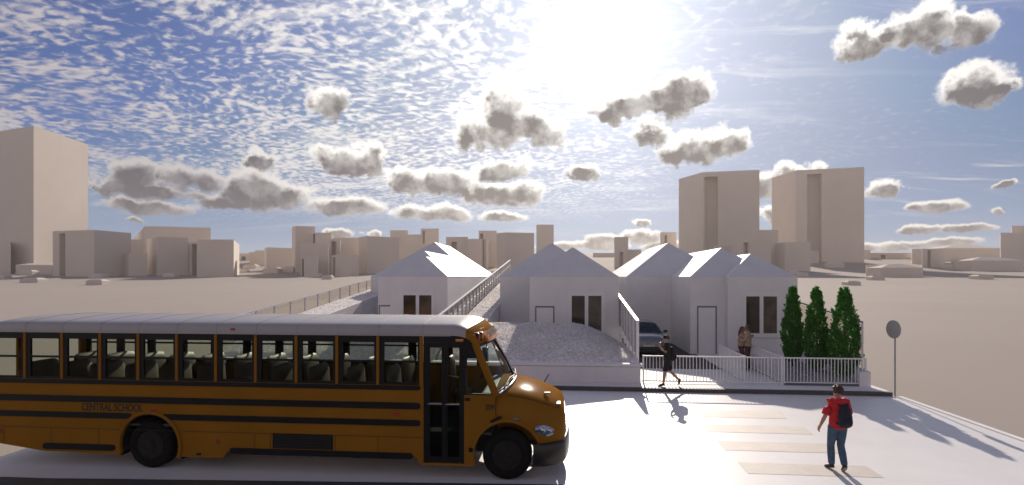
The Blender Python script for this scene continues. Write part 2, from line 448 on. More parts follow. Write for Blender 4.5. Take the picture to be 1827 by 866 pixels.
def rucksack(label, root, z0, z1, y, w, m, off=(0, 0)):
    """a bag on somebody's back; root gives place and heading"""
    e = empty('backpack', root.location + Matrix.Rotation(root.rotation_euler.z, 3, 'Z') @ Vector((off[0], y, z0)), root.rotation_euler.z, label, 'backpack')
    e.scale = root.scale
    H = z1 - z0
    b = MB()
    b.tube([(0, -.015, .0), (0, -.03, .04), (0, -.035, H * .45), (0, -.02, H * .8), (0, .0, H)],
           [(w * .75, .05), (w, .09), (w * .97, .10), (w * .82, .075), (w * .45, .035)], 18, side=(1, 0, 0))
    blend(b.build('bag', m, e, local=True), .009, 5)
    p = MB().tube([(0, -.115, .05), (0, -.125, .09), (0, -.125, H * .38), (0, -.115, H * .42)], [(w * .6, .02), (w * .72, .035), (w * .70, .035), (w * .6, .02)], 16, side=(1, 0, 0))
    blend(p.build('pocket', m, e, local=True), .009, 4)
    for s in (-1, 1):
        MB().tube([(s * w * .55, .02, H * .95), (s * w * .75, .12, H * 1.02), (s * w * .85, .22, H * .86), (s * w * .9, .235, H * .6), (s * w * .95, .12, H * .2), (s * w * .8, .0, H * .12)],
                  [(.03, .010)] * 6, 8, side=(1, 0, 0)).build('strap', m, e, smooth=True, local=True)
    MB().tube([(-.03, -.02, H), (0, -.03, H + .04), (.03, -.02, H)], .008, 8).build('handle', m, e, smooth=True, local=True)
    return e

# the boy on the crossing, walking away
pose = dict(L_el=(-.27, -.05, 1.13), L_wr=(-.33, .03, .90), R_el=(.25, .06, 1.13), R_wr=(.20, .26, 1.03),
            L_kn=(-.085, .10, .49), L_an=(-.09, .06, .085), L_to=(-.13, .19, .045),
            R_kn=(.08, .04, .50), R_an=(.065, -.13, .13), R_to=(.08, -.04, .045),
            trousers=M['denim'], shirt=M['redhood'], hair=M['hairbrown'], hood=True, sleeve=.5, hem=.86, hairvol=1.12, yaw=.35, top_name='hooded_top')
gx, gy = 5.68, 11.28
boy, _ = person('person in a red hooded top and jeans walking away over the crossing stripes', None, (gx, gy, .004), R(2), pose, M['skin'], 1.0)
rucksack('dark navy backpack on the back of the person in red', boy, .93, 1.37, -.155, .135, M['navy'], off=(.045, 0))

# the walker on the pavement, going left
pose = dict(L_el=(-.24, .10, 1.18), L_wr=(-.09, .26, 1.36), R_el=(.22, .12, 1.17), R_wr=(.08, .26, 1.38), L_hd=(.3, .1, .9), R_hd=(-.3, -.1, .9),
            L_pn=(.4, -.8, .1), R_pn=(-.4, -.8, .1), L_ts=(.5, -.2, 0), R_ts=(-.5, -.2, 0), curl=.9,
            L_kn=(-.09, .10, .49), L_an=(-.09, .15, .085), L_to=(-.09, .29, .045),
            R_kn=(.09, -.10, .50), R_an=(.09, -.40, .20), R_to=(.09, -.37, .075),
            trousers=M['blackcloth'], shirt=M['blackcloth'], hair=M['hairbrown'], leg_end=.92, sleeve=.42, hem=.88, cap=M['blackcloth'], lean=(0, .05))
walker, _ = person('person in black shorts and cap walking along the pavement by the white railing', None, (3.80, 18.78, .134), R(88), pose, M['skin'], 1.03)
rucksack('black backpack on the back of the walker on the pavement', walker, .90, 1.36, -.145, .145, M['blackcloth'])

# the couple on the path
pose = dict(L_el=(-.27, .06, 1.16), L_wr=(-.22, .26, 1.12), R_el=(.26, .08, 1.15), R_wr=(.05, .30, 1.16), L_pn=(1, -.3, 0), R_pn=(-1, -.3, 0), L_hd=(.7, .6, 0), R_hd=(-.9, .4, 0),
            L_kn=(-.10, .03, .49), L_an=(-.13, -.02, .085), L_to=(-.15, .12, .045), R_kn=(.10, .02, .49), R_an=(.13, -.05, .085), R_to=(.17, .08, .045),
            trousers=M['browncloth'], shirt=M['beige'], hair=M['hairbrown'], hem=.90, yaw=.25)
person('person in a beige shirt and brown trousers hugging a partner below the window', 'couple hugging on the path', (7.66, 22.1, .172), R(62), pose, M['skindark'], 1.06)
pose = dict(L_el=(-.24, .14, 1.30), L_wr=(-.12, .36, 1.36), R_el=(.24, .16, 1.31), R_wr=(.10, .38, 1.38), L_pn=(1, -.3, 0), R_pn=(-1, -.3, 0), L_hd=(.7, .6, .1), R_hd=(-.7, .6, .1),
            L_kn=(-.08, .05, .49), L_an=(-.09, .02, .085), L_to=(-.10, .16, .045), R_kn=(.08, .08, .50), R_an=(.09, .0, .085), R_to=(.10, .14, .045),
            trousers=M['browncloth'], shirt=M['tan'], hair=M['hairbrown'], hem=.95, longhair=True, yaw=-.2, lean=(0, .05))
person('person with long dark hair and tan top, arms round the neck of a partner', 'couple hugging on the path', (7.44, 22.22, .172), R(-112), pose, M['skindark'], 1.01)

# ------------------------------------------------------------------ ground
PROFILE = [(-400, None), (60, None), (190, 510), (250, 500), (300, 494), (340, 490), (400, 484), (450, 476), (510, 467.5), (600, 460), (750, 455), (1000, 452), (1500, 451)]
ZN = -.06
def prof_z(d):
    pts = [(p, ZN if y is None else CAMZ + (HY - y) * p / F) for p, y in PROFILE] + [(3000, 78), (9000, 80)]
    if d <= pts[0][0]: return ZN
    for (a, za), (b, zb) in zip(pts, pts[1:]):
        if d <= b: return za + (zb - za) * (d - a) / (b - a)
    return pts[-1][1]
def terr_z(X, Y): return prof_z(-X * ST + Y * CT)
def depth_of_base(y):
    pts = [(p, q) for p, q in PROFILE if q is not None]
    if y >= pts[0][1]:
        return F * (CAMZ - ZN) / (y - HY)
    for (a, ya), (b, yb) in zip(pts, pts[1:]):
        if y >= yb: return a + (b - a) * (ya - y) / (ya - yb)
    return pts[-1][0]

ds = [-400, -100, -20, 20, 60, 100, 140, 190, 220, 250, 275, 300, 320, 340, 370, 400, 425, 450, 480, 510, 550, 600, 670, 750, 870, 1000, 1250, 1500, 1700]
rs = [-2600, -1500, -1000, -600, -400, -250, -150, -80, -30, 0, 30, 80, 150, 250, 400, 600, 1000, 1500, 2600]
tag(MB().grid([[(r * CT - d * ST, d * CT + r * ST, prof_z(d)) for r in rs] for d in ds]).build('terrain', M['terrain'], smooth=True, angle=80), kind='structure')

XL, XR = -12.2, 11.08
KY = 18.4
tag(MB().add([(XL, 9.0, 0), (XR, 9.0, 0), (XR, KY + .1, 0), (XL, KY + .1, 0), (XL, 9.0, -.3), (XR, 9.0, -.3), (XR, KY + .1, -.3), (XL, KY + .1, -.3)],
             [(0, 1, 2, 3), (0, 4, 5, 1), (1, 5, 6, 2), (3, 2, 6, 7), (0, 3, 7, 4)]).build('road', M['road']), kind='structure')
# raised white edging along the road's right hand end
tag(MB().box(XR + .002, XR + .16, 9.0, KY - .1, -.3, .035).build('road_edge', M['pavement'], bevel=.01), kind='structure')
# far pavement and its kerb
tag(MB().box(-13.2, 11.0, KY, KY + .16, -.2, .128).build('kerb', M['kerb'], bevel=.012), kind='structure')
tag(MB().box(-13.2, 11.0, KY + .163, 19.6, -.2, .132).build('pavement', M['pavement']), kind='structure')
# near kerb, not quite parallel
def nk(X): return 9.26 + (X + 9.2) * .0555
tag(MB().prism_xy([(-14.5, 9.17), (-9.6, nk(-9.6) - .01), (-8.6, nk(-8.6)), (14, nk(14)), (14, 5), (-14.5, 5)], -.25, .118).build('near_kerb', M['kerb'], bevel=.012), kind='structure')
tag(MB().prism_xy([(-12.1, 9.30), (-9.6, nk(-9.6) + .06), (-8.6, nk(-8.6) + .07), (XR - .01, nk(XR) + .07), (XR - .01, nk(XR) - .1), (-12.1, 9.0)], -.1, .012).build('gutter_strip', M['pavement'], bevel=.005), kind='structure')

# crossing stripes
rows = [((508, 117), (866, 119), (890, 147), (532, 142)), ((557, 171), (958, 179), (990, 207), (587, 203)), ((620, 238), (1085, 246), (1125, 283), (652, 275)), ((700, 321), (1203, 334), (1272, 379), (741, 366))]
words = ('farthest stripe of the crossing, by the shadow of the railing', 'second farthest stripe of the crossing, short of the walker\'s shadow',
         'stripe of the crossing just beyond the person in red', 'nearest crossing stripe, under the feet of the person in red')
for q, w in zip(rows, words):
    pts = []
    for (zx, zy) in q:
        px, py = 1000 + zx / 2.209, 680 + zy / 2.209
        d = F * (CAMZ - .004) / (py - HY); pts.append(at_depth(px, d))
    x0 = (pts[0][0] + pts[3][0]) / 2; x1 = (pts[1][0] + pts[2][0]) / 2
    yb = (pts[2][1] + pts[3][1]) / 2; yt = (pts[0][1] + pts[1][1]) / 2
    o = MB().add([(pts[3][0], yb, .004), (pts[2][0], yb, .004), (pts[1][0], yt, .004), (pts[0][0], yt, .004)], [(0, 1, 2, 3)]).build('crossing_stripe', M['stripe'])
    tag(o, kind='structure')

# plots behind
tag(MB().box(2.98, 11.0, 19.602, 46, -.2, .150).build('front_yard', M['pavement']), kind='structure')
tag(MB().box(3.12, 6.72, 22.25, 30.6, .10, .168).build('driveway', M['driveway']), kind='structure')
tag(MB().box(-13.6, 2.97, 19.75, 50, -.2, .10).build('yard', M['pavement']), kind='structure')

def crest(X):
    if X > -4.6:
        z = 1.83
        if X > .7: z -= .95 * min(1, (X - .7) / 2.3) ** 1.5
        return z
    return 1.83
def lawn_rows(x0, x1, y0, y1, nx, ny, zf):
    rows = []
    for j in range(ny + 1):
        Y = y0 + (y1 - y0) * j / ny
        rows.append([(x0 + (x1 - x0) * i / nx, Y, zf(x0 + (x1 - x0) * i / nx, Y)) for i in range(nx + 1)])
    return rows
def bumps(X, Y): return .035 * mnoise.noise((X * 1.3, Y * 1.3, 0)) + .02 * mnoise.noise((X * 3.5, Y * 3.5, 4))
def bank(X, Y):
    u = max(0, min(1, (Y - 19.8) / 4.4)); k = max(0, min(1, (Y - 19.5) / .35))
    return .77 + .17 * k + (crest(X) - .94) * (u + .07 * math.sin(u * PI)) + bumps(X, Y) * min(1, u * 4)
def strip(X, Y): return 1.83 + (Y - 24.2) * .098 + bumps(X, Y)
def lawn_mesh(regions):
    mb = MB()
    for (x0, x1, y0, y1, f) in regions:
        nx = max(2, int((x1 - x0) / .14)); ny = max(2, int((y1 - y0) / .16))
        rw = lawn_rows(x0, x1, y0, y1, nx, ny, f); mb.grid(rw)
        for edge in (rw[0], rw[-1], [r[0] for r in rw], [r[-1] for r in rw]):
            mb.grid([edge, [(p[0], p[1], .05) for p in edge]])
    return mb
tag(lawn_mesh([(-4.55, 2.95, 19.5, 24.2, bank), (-4.55, -3.33, 24.2, 50, strip)]).build('lawn', M['lawn'], smooth=True), kind='structure')
tag(lawn_mesh([(-13.45, -4.66, 19.5, 24.2, bank), (-13.45, -11.7, 24.2, 50, strip), (-5.50, -4.66, 24.2, 50, strip)]).build('lawn', M['lawn'], smooth=True), kind='structure')
def garden_z(X, Y): return .24 + .26 * max(0, min(1, (Y - 20.0) / 4)) * max(0, min(1, (9.4 - X) / 1.2)) + bumps(X, Y)
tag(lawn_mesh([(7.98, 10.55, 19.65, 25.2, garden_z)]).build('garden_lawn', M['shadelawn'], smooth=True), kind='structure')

def blades(regions, m, h):
    mb = MB()
    for (x0, x1, y0, y1, f, n) in regions:
        for _ in range(n):
            X, Y = random.uniform(x0, x1), random.uniform(y0, y1); Z = f(X, Y)
            a = random.uniform(0, PI); hh = h * random.uniform(.5, 1.3); w = .009 + .016 * random.random()
            lx, ly = random.uniform(-.6, .6) * hh, random.uniform(-.6, .6) * hh
            mb.add([(X - w * math.cos(a), Y - w * math.sin(a), Z - .01), (X + w * math.cos(a), Y + w * math.sin(a), Z - .01), (X + lx, Y + ly, Z + hh)], [(0, 1, 2)])
    return mb.build('grass', m)
tag(blades([(-4.5, 2.9, 19.6, 24.15, bank, 22000), (-4.5, -3.4, 24.2, 38, strip, 4000), (-13.4, -4.7, 19.8, 24.15, bank, 9000), (-13.4, -11.8, 24.2, 36, strip, 3000)], M['grassblade'], .045),
    'short pale grass on the banks in front of the white houses', 'grass', kind='stuff')
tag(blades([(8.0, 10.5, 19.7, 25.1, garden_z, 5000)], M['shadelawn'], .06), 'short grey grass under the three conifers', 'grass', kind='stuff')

# ------------------------------------------------------------------ garden walls, fences, railings
w = empty('garden_wall', (-5, 19.3, .13), label='low white retaining wall with coping below the grass bank', cat='wall')
MB().box(-13.5, 2.95, 19.22, 19.46, .05, .70).build('wall', M['wallw'], w, bevel=.008)
MB().box(-13.52, 3.02, 19.16, 19.50, .72, .815).build('coping', M['wallw'], w, bevel=.012)
MB().box(-13.4, 2.93, 19.24, 19.44, .701, .719).build('joint', M['darksteel'], w)
w = empty('garden_wall', (10.6, 19.4, .13), label='short white wall end where the railing stops beside the conifers', cat='wall')
MB().box(10.42, 10.78, 19.24, 19.44, .05, .66).build('wall', M['wallw'], w, bevel=.008)
MB().box(10.62, 10.78, 19.443, 25.3, .05, .70).build('return_wall', M['wallw'], w, bevel=.008)

def panel_fence(label, pts, n, h, post_r, post_m, rail_m, panel_m, mid=False, group='panel fences between the plots', ):
    """pts: two ground points; n bays; posts, rails and glass each a part"""
    A, B = Vector(pts[0]), Vector(pts[1])
    e = empty('fence', A, label=label, cat='fence', group=group)
    up = Vector((0, 0, h))
    ps = [A.lerp(B, i / n) for i in range(n + 1)]
    d = (B - A).normalized(); s = Vector((-d.y, d.x, 0)).normalized()
    proto = MB().box(-post_r, post_r, -post_r, post_r, -.35, h).build('post', post_m, e, local=True)
    for i, p in enumerate(ps):
        o = proto if i == 0 else proto.copy()
        if i: COL.objects.link(o); o.parent = e
        o.location = p - A
    def bar(z, hw, hh, nm):
        a, b = A + Vector((0, 0, z)), B + Vector((0, 0, z))
        MB().add([a - s * hw, a + s * hw, a + s * hw + Vector((0, 0, hh)), a - s * hw + Vector((0, 0, hh)),
                  b - s * hw, b + s * hw, b + s * hw + Vector((0, 0, hh)), b - s * hw + Vector((0, 0, hh))],
                 [(0, 1, 2, 3), (7, 6, 5, 4), (0, 4, 5, 1), (1, 5, 6, 2), (2, 6, 7, 3), (3, 7, 4, 0)]).build(nm, rail_m, e)
    bar(h + .002, post_r * 1.25, .05, 'top_rail')
    if mid: bar(h * .5, post_r * .6, .035, 'middle_rail')
    for i in range(n):
        a, b = ps[i] + d * (post_r + .02), ps[i + 1] - d * (post_r + .02)
        z0, z1 = Vector((0, 0, .06)), Vector((0, 0, h - .03)); t = s * .006
        MB().add([a + z0 - t, b + z0 - t, b + z1 - t, a + z1 - t, a + z0 + t, b + z0 + t, b + z1 + t, a + z1 + t],
                 [(0, 1, 2, 3), (7, 6, 5, 4), (0, 4, 5, 1), (1, 5, 6, 2), (2, 6, 7, 3), (3, 7, 4, 0)]).build('panel', panel_m, e)
    return e
panel_fence('long tinted panel fence climbing between the left and middle white houses', [(-4.6, 19.6, 1.36), (-4.6, 50.5, 4.52)], 28, 1.0, .045, M['steel'], M['steel'], M['panel'], mid=True)
panel_fence('clear glass fence with thin posts along the outer left plot edge', [(-13.55, 19.6, 1.0), (-13.55, 41.0, 2.95)], 14, 1.12, .035, M['steel'], M['steel'], M['panelclear'])
panel_fence('short fence of thick white posts running up to the middle house', [(3.02, 20.45, .80), (3.02, 27.2, 1.62)], 7, 1.44, .050, M['railing'], M['railing'], M['panelwhite'])
panel_fence('dark framed sloping fence behind the three conifers', [(10.70, 19.6, .70), (10.85, 25.2, 1.18)], 3, 1.62, .022, M['steel'], M['darksteel'], M['panelclear'])

def railing(label, A, B, n, h=.98, ends=True, z0=0.06, name='railing', cat='railing'):
    A, B = Vector(A), Vector(B)
    e = empty(name, A, label=label, cat=cat, group='white bar railings of the front yard')
    d = (B - A).normalized(); s = Vector((-d.y, d.x, 0))
    def bar(za, zb, hw, nm):
        a0, b0 = A, B
        vs = []
        for p in (a0, b0):
            for z in (za, zb):
                vs += [p - s * hw + Vector((0, 0, z)), p + s * hw + Vector((0, 0, z))]
        MB().add(vs, [(0, 1, 3, 2), (4, 6, 7, 5), (0, 4, 5, 1), (2, 3, 7, 6), (0, 2, 6, 4), (1, 5, 7, 3)]).build(nm, M['railing'], e)
    bar(h - .045, h, .022, 'top_rail'); bar(z0, z0 + .035, .016, 'bottom_rail')
    proto = MB().box(-.011, .011, -.011, .011, z0 + .036, h - .046).build('baluster', M['railing'], e, local=True)
    for i in range(1, n):
        o = proto if i == 1 else proto.copy()
        if i > 1: COL.objects.link(o); o.parent = e
        o.location = (B - A) * (i / n)
    if ends:
        for p in (A, B):
            MB().box(p.x - .026, p.x + .026, p.y - .026, p.y + .026, p.z, p.z + h + .01).build('post', M['railing'], e)
    return e
railing('long white bar railing between the driveway and the pavement, behind the walker', (3.06, 19.34, .133), (7.86, 19.34, .133), 41)
railing('white bar railing on the dark plinth in front of the three conifers', (7.93, 19.34, .133), (10.66, 19.34, .133), 24, z0=.08)
tag(MB().box(7.93, 10.40, 19.30, 19.38, .10, .205).build('plinth', M['darksteel']), 'dark low plinth strip under the conifer railing', 'plinth')
railing('white side railing running back beside the driveway', (6.62, 19.42, .152), (6.62, 22.4, .172), 25)
railing('white side railing between the path and the conifer garden', (7.90, 19.42, .152), (7.90, 23.4, .172), 33)

# ------------------------------------------------------------------ houses
PITCH = .72
EAVE = CAMZ
def hip(mb, x0, x1, y0, y1, z, back=True):
    h = (x1 - x0) / 2; zr = z + h * PITCH; xm = (x0 + x1) / 2
    yb = y1 - h if back else y1
    vs = [(x0, y0, z), (x1, y0, z), (x1, y1, z), (x0, y1, z), (xm, y0 + h, zr), (xm, yb, zr)]
    fs = [(0, 1, 4), (1, 2, 5, 4), (2, 3, 5), (3, 0, 4, 5), (3, 2, 1, 0)]
    return mb.add(vs, fs)
def house(label, blocks, win, door):
    """blocks: (x0, x1, y0, y1); win / door: x range, plane, heights"""
    xs = [b[0] for b in blocks] + [b[1] for b in blocks]; ys = [b[2] for b in blocks]
    e = empty('white_house', ((min(xs) + max(xs)) / 2, min(ys), .1), label=label, cat='house', group='white hip roofed houses behind the street')
    for i, (x0, x1, y0, y1) in enumerate(blocks):
        MB().box(x0, x1, y0, y1, .05, EAVE - .002).build('wall', M['plaster'], e)
        hip(MB(), x0 - .015, x1 + .015, y0 - .015, y1, EAVE).build('roof', M['roofwhite'], e)
    (x0, x1, y, z0, z1) = win
    fr = MB(); t = .07; mid = (x0 + x1) / 2
    fr.box(x0 - .16, x0, y - .03, y + .01, z0 - .16, z1 + .16); fr.box(x1, x1 + .16, y - .03, y + .01, z0 - .16, z1 + .16)
    fr.box(x0, x1, y - .028, y + .01, z1, z1 + .158); fr.box(x0, x1, y - .028, y + .01, z0 - .158, z0); fr.box(mid - .085, mid + .085, y - .026, y + .01, z0, z1)
    wn = fr.build('window', M['trim'], e)
    for a, b in ((x0, mid - .085), (mid + .085, x1)):
        MB().box(a + .001, b - .001, y - .006, y + .012, z0 + .001, z1 - .001).build('pane', M['window_glass'] if a < mid - .2 else M['window_glass_warm'], wn)
    MB().box(x0 - .2, x1 + .2, y - .07, y - .032, z0 - .20, z0 - .162).build('sill', M['trim'], wn, bevel=.006)
    (x0, x1, y, z0, z1) = door
    fr = MB().box(x0 - .06, x0, y - .02, y + .01, z0, z1 + .08); fr.box(x1, x1 + .06, y - .02, y + .01, z0, z1 + .08); fr.box(x0, x1, y - .019, y + .01, z1, z1 + .079)
    fr.build('door_frame', M['doorframe'], e)
    dr = MB().box(x0 + .003, x1 - .003, y - .008, y + .012, z0 + .01, z1 - .003).build('door', M['trim'], e)
    MB().tube([(x1 - .12, y - .04, z0 + 1.02), (x1 - .22, y - .04, z0 + 1.02)], .011, 8).build('handle', M['steel'], dr)
    return e
def win_at(p0, p1, yt, yb, Y):
    a, z1 = on_plane(p0, yt, Y); b, _ = on_plane(p1, yt, Y); _, z0 = on_plane((p0 + p1) / 2, yb, Y)
    return (a, b, Y, z0, z1)
y3c, y3b, y3a = 25.9, 26.38, 30.66
house('right white house with three stepped roofs, car and conifers in front', [(3.91, 9.75, y3a, 44), (6.43, 10.61, y3b, 40), (8.06, 11.24, y3c, 37)],
      win_at(1331, 1386, 529, 595, y3c), win_at(1246, 1276.5, 549, 631, y3b))
y2b, y2a = 25.98, 29.92
house('middle white house with grey shaded roofs above the grass bank', [(-3.31, 2.53, y2a, 43), (-1.40, 2.94, y2b, 39)],
      win_at(1020, 1073, 528, 596, y2b), win_at(957, 987, 549, 630, y2b))
y1c = 26.4
house('left white house with sunlit white roof side behind the bus roof', [(-12.74, -5.606, 35.0, 47.9), (-9.68, -5.603, 27.7, 40), (-8.58, -5.60, y1c, 37)],
      win_at(720, 770, 527, 593, y1c), (on_plane(678, 545, 27.7)[0], on_plane(678, 545, 27.7)[0] + .86, 27.7, .2, on_plane(678, 547, 27.7)[1]))

# ------------------------------------------------------------------ car in the driveway (nose towards -Y)
car = empty('parked_car', (4.27, 25.3, .168), label='dark silver hatchback parked nose out on the dark driveway', cat='car')
def ring(y, hw, zb, zs, zt, crown=.03):
    pts = [(hw * .86, zb), (hw * .97, zb + .08), (hw, zs * .6 + zb * .4), (hw, zs), (hw * .94, zt - .03), (hw * .80, zt), (hw * .4, zt + crown)]
    left = [(-p[0], p[1]) for p in pts]
    return [(x, y, z) for x, z in (pts + left[::-1])]
mb = MB()
rings = [ring(.0, .52, .34, .55, .66, .02), ring(.04, .66, .27, .60, .76), ring(.14, .78, .22, .66, .86), ring(.35, .845, .20, .74, .95), ring(.75, .875, .19, .80, 1.00), ring(1.05, .88, .19, .82, 1.03),
         ring(2.0, .885, .19, .84, 1.04, .01), ring(3.2, .88, .20, .84, 1.05, .01), ring(3.62, .82, .26, .82, 1.04, .01), ring(3.72, .72, .36, .78, .98, .01)]
mb.grid([r + [r[0]] for r in rings])
mb.add(rings[0], [tuple(range(14))]); mb.add(rings[-1], [tuple(range(14))])
cb = mb.build('body', M['carpaint'], car, smooth=True, local=True, angle=50)
roof = MB().grid([[(x, y, z) for x, z in ((-.60, z0 - .05), (-.52, z0), (-.25, z0 + .035), (0, z0 + .045), (.25, z0 + .035), (.52, z0), (.60, z0 - .05))]
                  for y, z0 in ((1.62, 1.46), (1.8, 1.50), (2.3, 1.52), (2.9, 1.50), (3.25, 1.44))])
ro = roof.build('roof', M['carpaint'], car, smooth=True, local=True, angle=60)
sm = ro.modifiers.new('s', 'SOLIDIFY'); sm.thickness = .03
def quad(name, pts, m, par=car):
    return MB().add(pts, [(0, 1, 2, 3)]).build(name, m, par, local=True)
ws = MB().grid([[(x * k, y0 - .10 * (1 - abs(x) / .78) * kk, z) for x in (-.78, -.45, 0, .45, .78)] for (k, y0, z, kk) in ((1, 1.02, 1.03, 1), (.90, 1.32, 1.25, .8), (.76, 1.66, 1.455, .5))])
ws.build('windshield', M['carglass'], car, smooth=True, local=True)
MB().grid([[(x * k, y, z) for x in (-.76, 0, .76)] for (k, y, z) in ((1, 3.66, 1.04), (.74, 3.27, 1.44))]).build('rear_window', M['carglass'], car, local=True)
for s in (-1, 1):
    MB().add([(s * .80, 1.10, 1.04), (s * .80, 3.55, 1.05), (s * .60, 3.22, 1.42), (s * .60, 1.72, 1.43)], [(0, 1, 2, 3)]).build('side_window', M['carglass'], car, local=True)
    MB().tube([(s * .80, 1.0, 1.03), (s * .70, 1.33, 1.26), (s * .585, 1.66, 1.45)], .032, 8).build('pillar', M['carpaint'], car, smooth=True, local=True)
    MB().tube([(s * .80, 3.62, 1.04), (s * .59, 3.25, 1.43)], .045, 8).build('pillar', M['carpaint'], car, smooth=True, local=True)
    mr = MB().ball((s * 1.0, 1.22, 1.10), (.10, .06, .075)); mr.tube([(s * .84, 1.25, 1.03), (s * .95, 1.23, 1.07)], .02, 8)
    mr.build('mirror', M['black'], car, smooth=True, local=True)
    hl = MB().ball((s * .64, .10, .72), (.13, .07, .085)); hl.build('headlight', M['headlight'], car, smooth=True, local=True)
    MB().ball((s * .62, .05, .42), (.07, .05, .045)).build('fog_lamp', M['chrome'], car, smooth=True, local=True)
    for y in (.72, 3.0):
        wmb = MB().lathe_y((0, 0, 0), [(-.09, .20), (-.10, .27), (-.08, .30), (.08, .30), (.10, .27), (.09, .20)], 24)
        wv = [(s * .80 + p[1], y + p[0], .30 + p[2]) for p in wmb.v]
        wm = MB(); wm.add(wv, wmb.f); wo = wm.build('wheel', M['rubber'], car, smooth=True, local=True)
        MB().add([(s * .80 + p[1] * 1.02, y + p[0] * .66, .30 + p[2] * .66) for p in wmb.v], wmb.f).build('rim', M['chrome'], wo, smooth=True, local=True)
MB().box(-.50, .50, -.035, .05, .30, .47).build('lower_grille', M['black'], car, bevel=.02, local=True)
MB().box(-.66, .66, .0, .08, .20, .29).build('front_lip', M['black'], car, bevel=.02, local=True)
MB().box(-.27, .27, -.055, -.038, .49, .585).build('number_plate', M['plate'], car, bevel=.004, local=True)
em = MB()
em.tube([(.075 * math.cos(a), -.02 + .045 * 0, .70 + .075 * math.sin(a)) for a in [2 * PI * k / 20 for k in range(21)]], .010, 8)
em.build('emblem', M['chrome'], car, smooth=True, local=True)
MB().tube([(-.66, .985, 1.045), (0, .90, 1.075), (.66, .985, 1.045)], .018, 8).build('wiper', M['black'], car, smooth=True, local=True)

# ------------------------------------------------------------------ conifers
def conifer(label, X, Y, z, H, Rm, seed):
    rnd = random.Random(seed)
    e = empty('conifer_tree', (X, Y, z), label=label, cat='tree', group='three slim conifers behind the railing')
    trk = MB().tube([(0, 0, -.1), (.01, 0, H * .3), (0, .01, H * .7), (0, 0, H * .96)], [.05, .042, .022, .006], 8)
    for k in range(26):
        zz = H * rnd.uniform(.06, .85); a = rnd.uniform(0, 2 * PI); l = Rm * .55 * (1 - zz / H)
        trk.tube([(0, 0, zz), (l * .6 * math.cos(a), l * .6 * math.sin(a), zz + l * .6), (l * math.cos(a), l * math.sin(a), zz + l * 1.5)], [.012, .008, .003], 5)
    trk.build('trunk', M['bark'], e, smooth=True, local=True)
    prof = [(0, .42), (.06, .70), (.15, .92), (.28, 1.0), (.45, .86), (.6, .70), (.72, .53), (.83, .38), (.92, .24), (1, .03)]
    def pr(u):
        for (a, ra), (b, rb) in zip(prof, prof[1:]):
            if u <= b: return ra + (rb - ra) * (u - a) / (b - a)
        return 0
    mb = MB(); ph = rnd.uniform(0, 9)
    plumes = []
    for k in range(620):
        u = rnd.random() ** 1.15 * .97; a = rnd.uniform(0, 2 * PI)
        lump = 1 + .18 * mnoise.noise((2.6 * math.cos(a) + ph, 2.6 * math.sin(a), u * 7)) + .10 * rnd.uniform(-1, 1)
        rr = pr(u) * Rm * lump * (rnd.uniform(.35, 1.0) ** .45)
        plumes.append((Vector((rr * math.cos(a), rr * math.sin(a), .04 * H + u * .94 * H)), a))
    for c, a in plumes:
        out = Vector((math.cos(a), math.sin(a), 0))
        L = rnd.uniform(.20, .36) * (.6 + .5 * Rm)
        ax = (out * rnd.uniform(.15, .55) + Vector((rnd.uniform(-.2, .2), rnd.uniform(-.2, .2), 1))).normalized()
        for j in range(34):
            t = rnd.random()
            p = c + ax * L * (t - .35) + Vector((rnd.uniform(-1, 1), rnd.uniform(-1, 1), rnd.uniform(-1, 1))) * .036 * (1.25 - t)
            d = (ax + Vector((rnd.uniform(-1, 1), rnd.uniform(-1, 1), rnd.uniform(-.5, .8))) * .8).normalized()
            s = d.cross(Vector((rnd.uniform(-1, 1), rnd.uniform(-1, 1), rnd.uniform(-1, 1)))).normalized()
            ll, ww = rnd.uniform(.045, .09), rnd.uniform(.012, .026)
            mb.add([p, p + d * ll * .55 + s * ww, p + d * ll, p + d * ll * .55 - s * ww], [(0, 1, 2, 3)])
    for j in range(70):
        p = Vector((rnd.gauss(0, .012), rnd.gauss(0, .012), H * rnd.uniform(.90, 1.0)))
        d = Vector((rnd.uniform(-.4, .4), rnd.uniform(-.4, .4), 1)).normalized(); s = d.cross(Vector((rnd.uniform(-1, 1), 1, 0))).normalized()
        mb.add([p, p + d * .04 + s * .012, p + d * .09, p + d * .04 - s * .012], [(0, 1, 2, 3)])
    mb.build('crown', M['leaf'], e, local=True)
    return e
def tree_at(label, px, ytop, Y, z, Rm, seed):
    X, zt = on_plane(px, ytop, Y)
    conifer(label, X, Y, z, zt - z, Rm, seed)
tree_at('dark slim conifer nearest the house window, left of the trio', 1414, 512, 22.3, .42, .42, 3)
tree_at('middle conifer of the three, between its two neighbours', 1457, 513, 21.3, .33, .45, 5)
tree_at('broadest conifer of the three, beside the end of the railing', 1507, 514, 20.3, .26, .54, 11)

# ------------------------------------------------------------------ round road sign seen from behind
sg = empty('road_sign', (11.04, 18.36, .0), label='round grey sign on a thin pole at the pavement end', cat='sign')
MB().tube([(11.04, 18.36, -.25), (11.04, 18.36, 2.5)], .024, 12).build('pole', M['signgrey'], sg, smooth=True)
th = R(-81)
dsk = MB().lathe_y((0, 0, 0), [(-.018, .285), (-.012, .30), (.012, .30), (.018, .285)], 40)
rv = [(11.04 + x * math.cos(th) - (y - .055) * math.sin(th), 18.36 + x * math.sin(th) + (y - .055) * math.cos(th), 2.22 + z) for x, y, z in dsk.v]
dk = MB(); dk.add(rv, dsk.f); dko = dk.build('sign_disc', M['signgrey'], sg, smooth=True)
for z in (2.10, 2.34):
    MB().box(11.0, 11.08, 18.325, 18.398, z - .02, z + .02).build('clamp', M['steel'], sg)

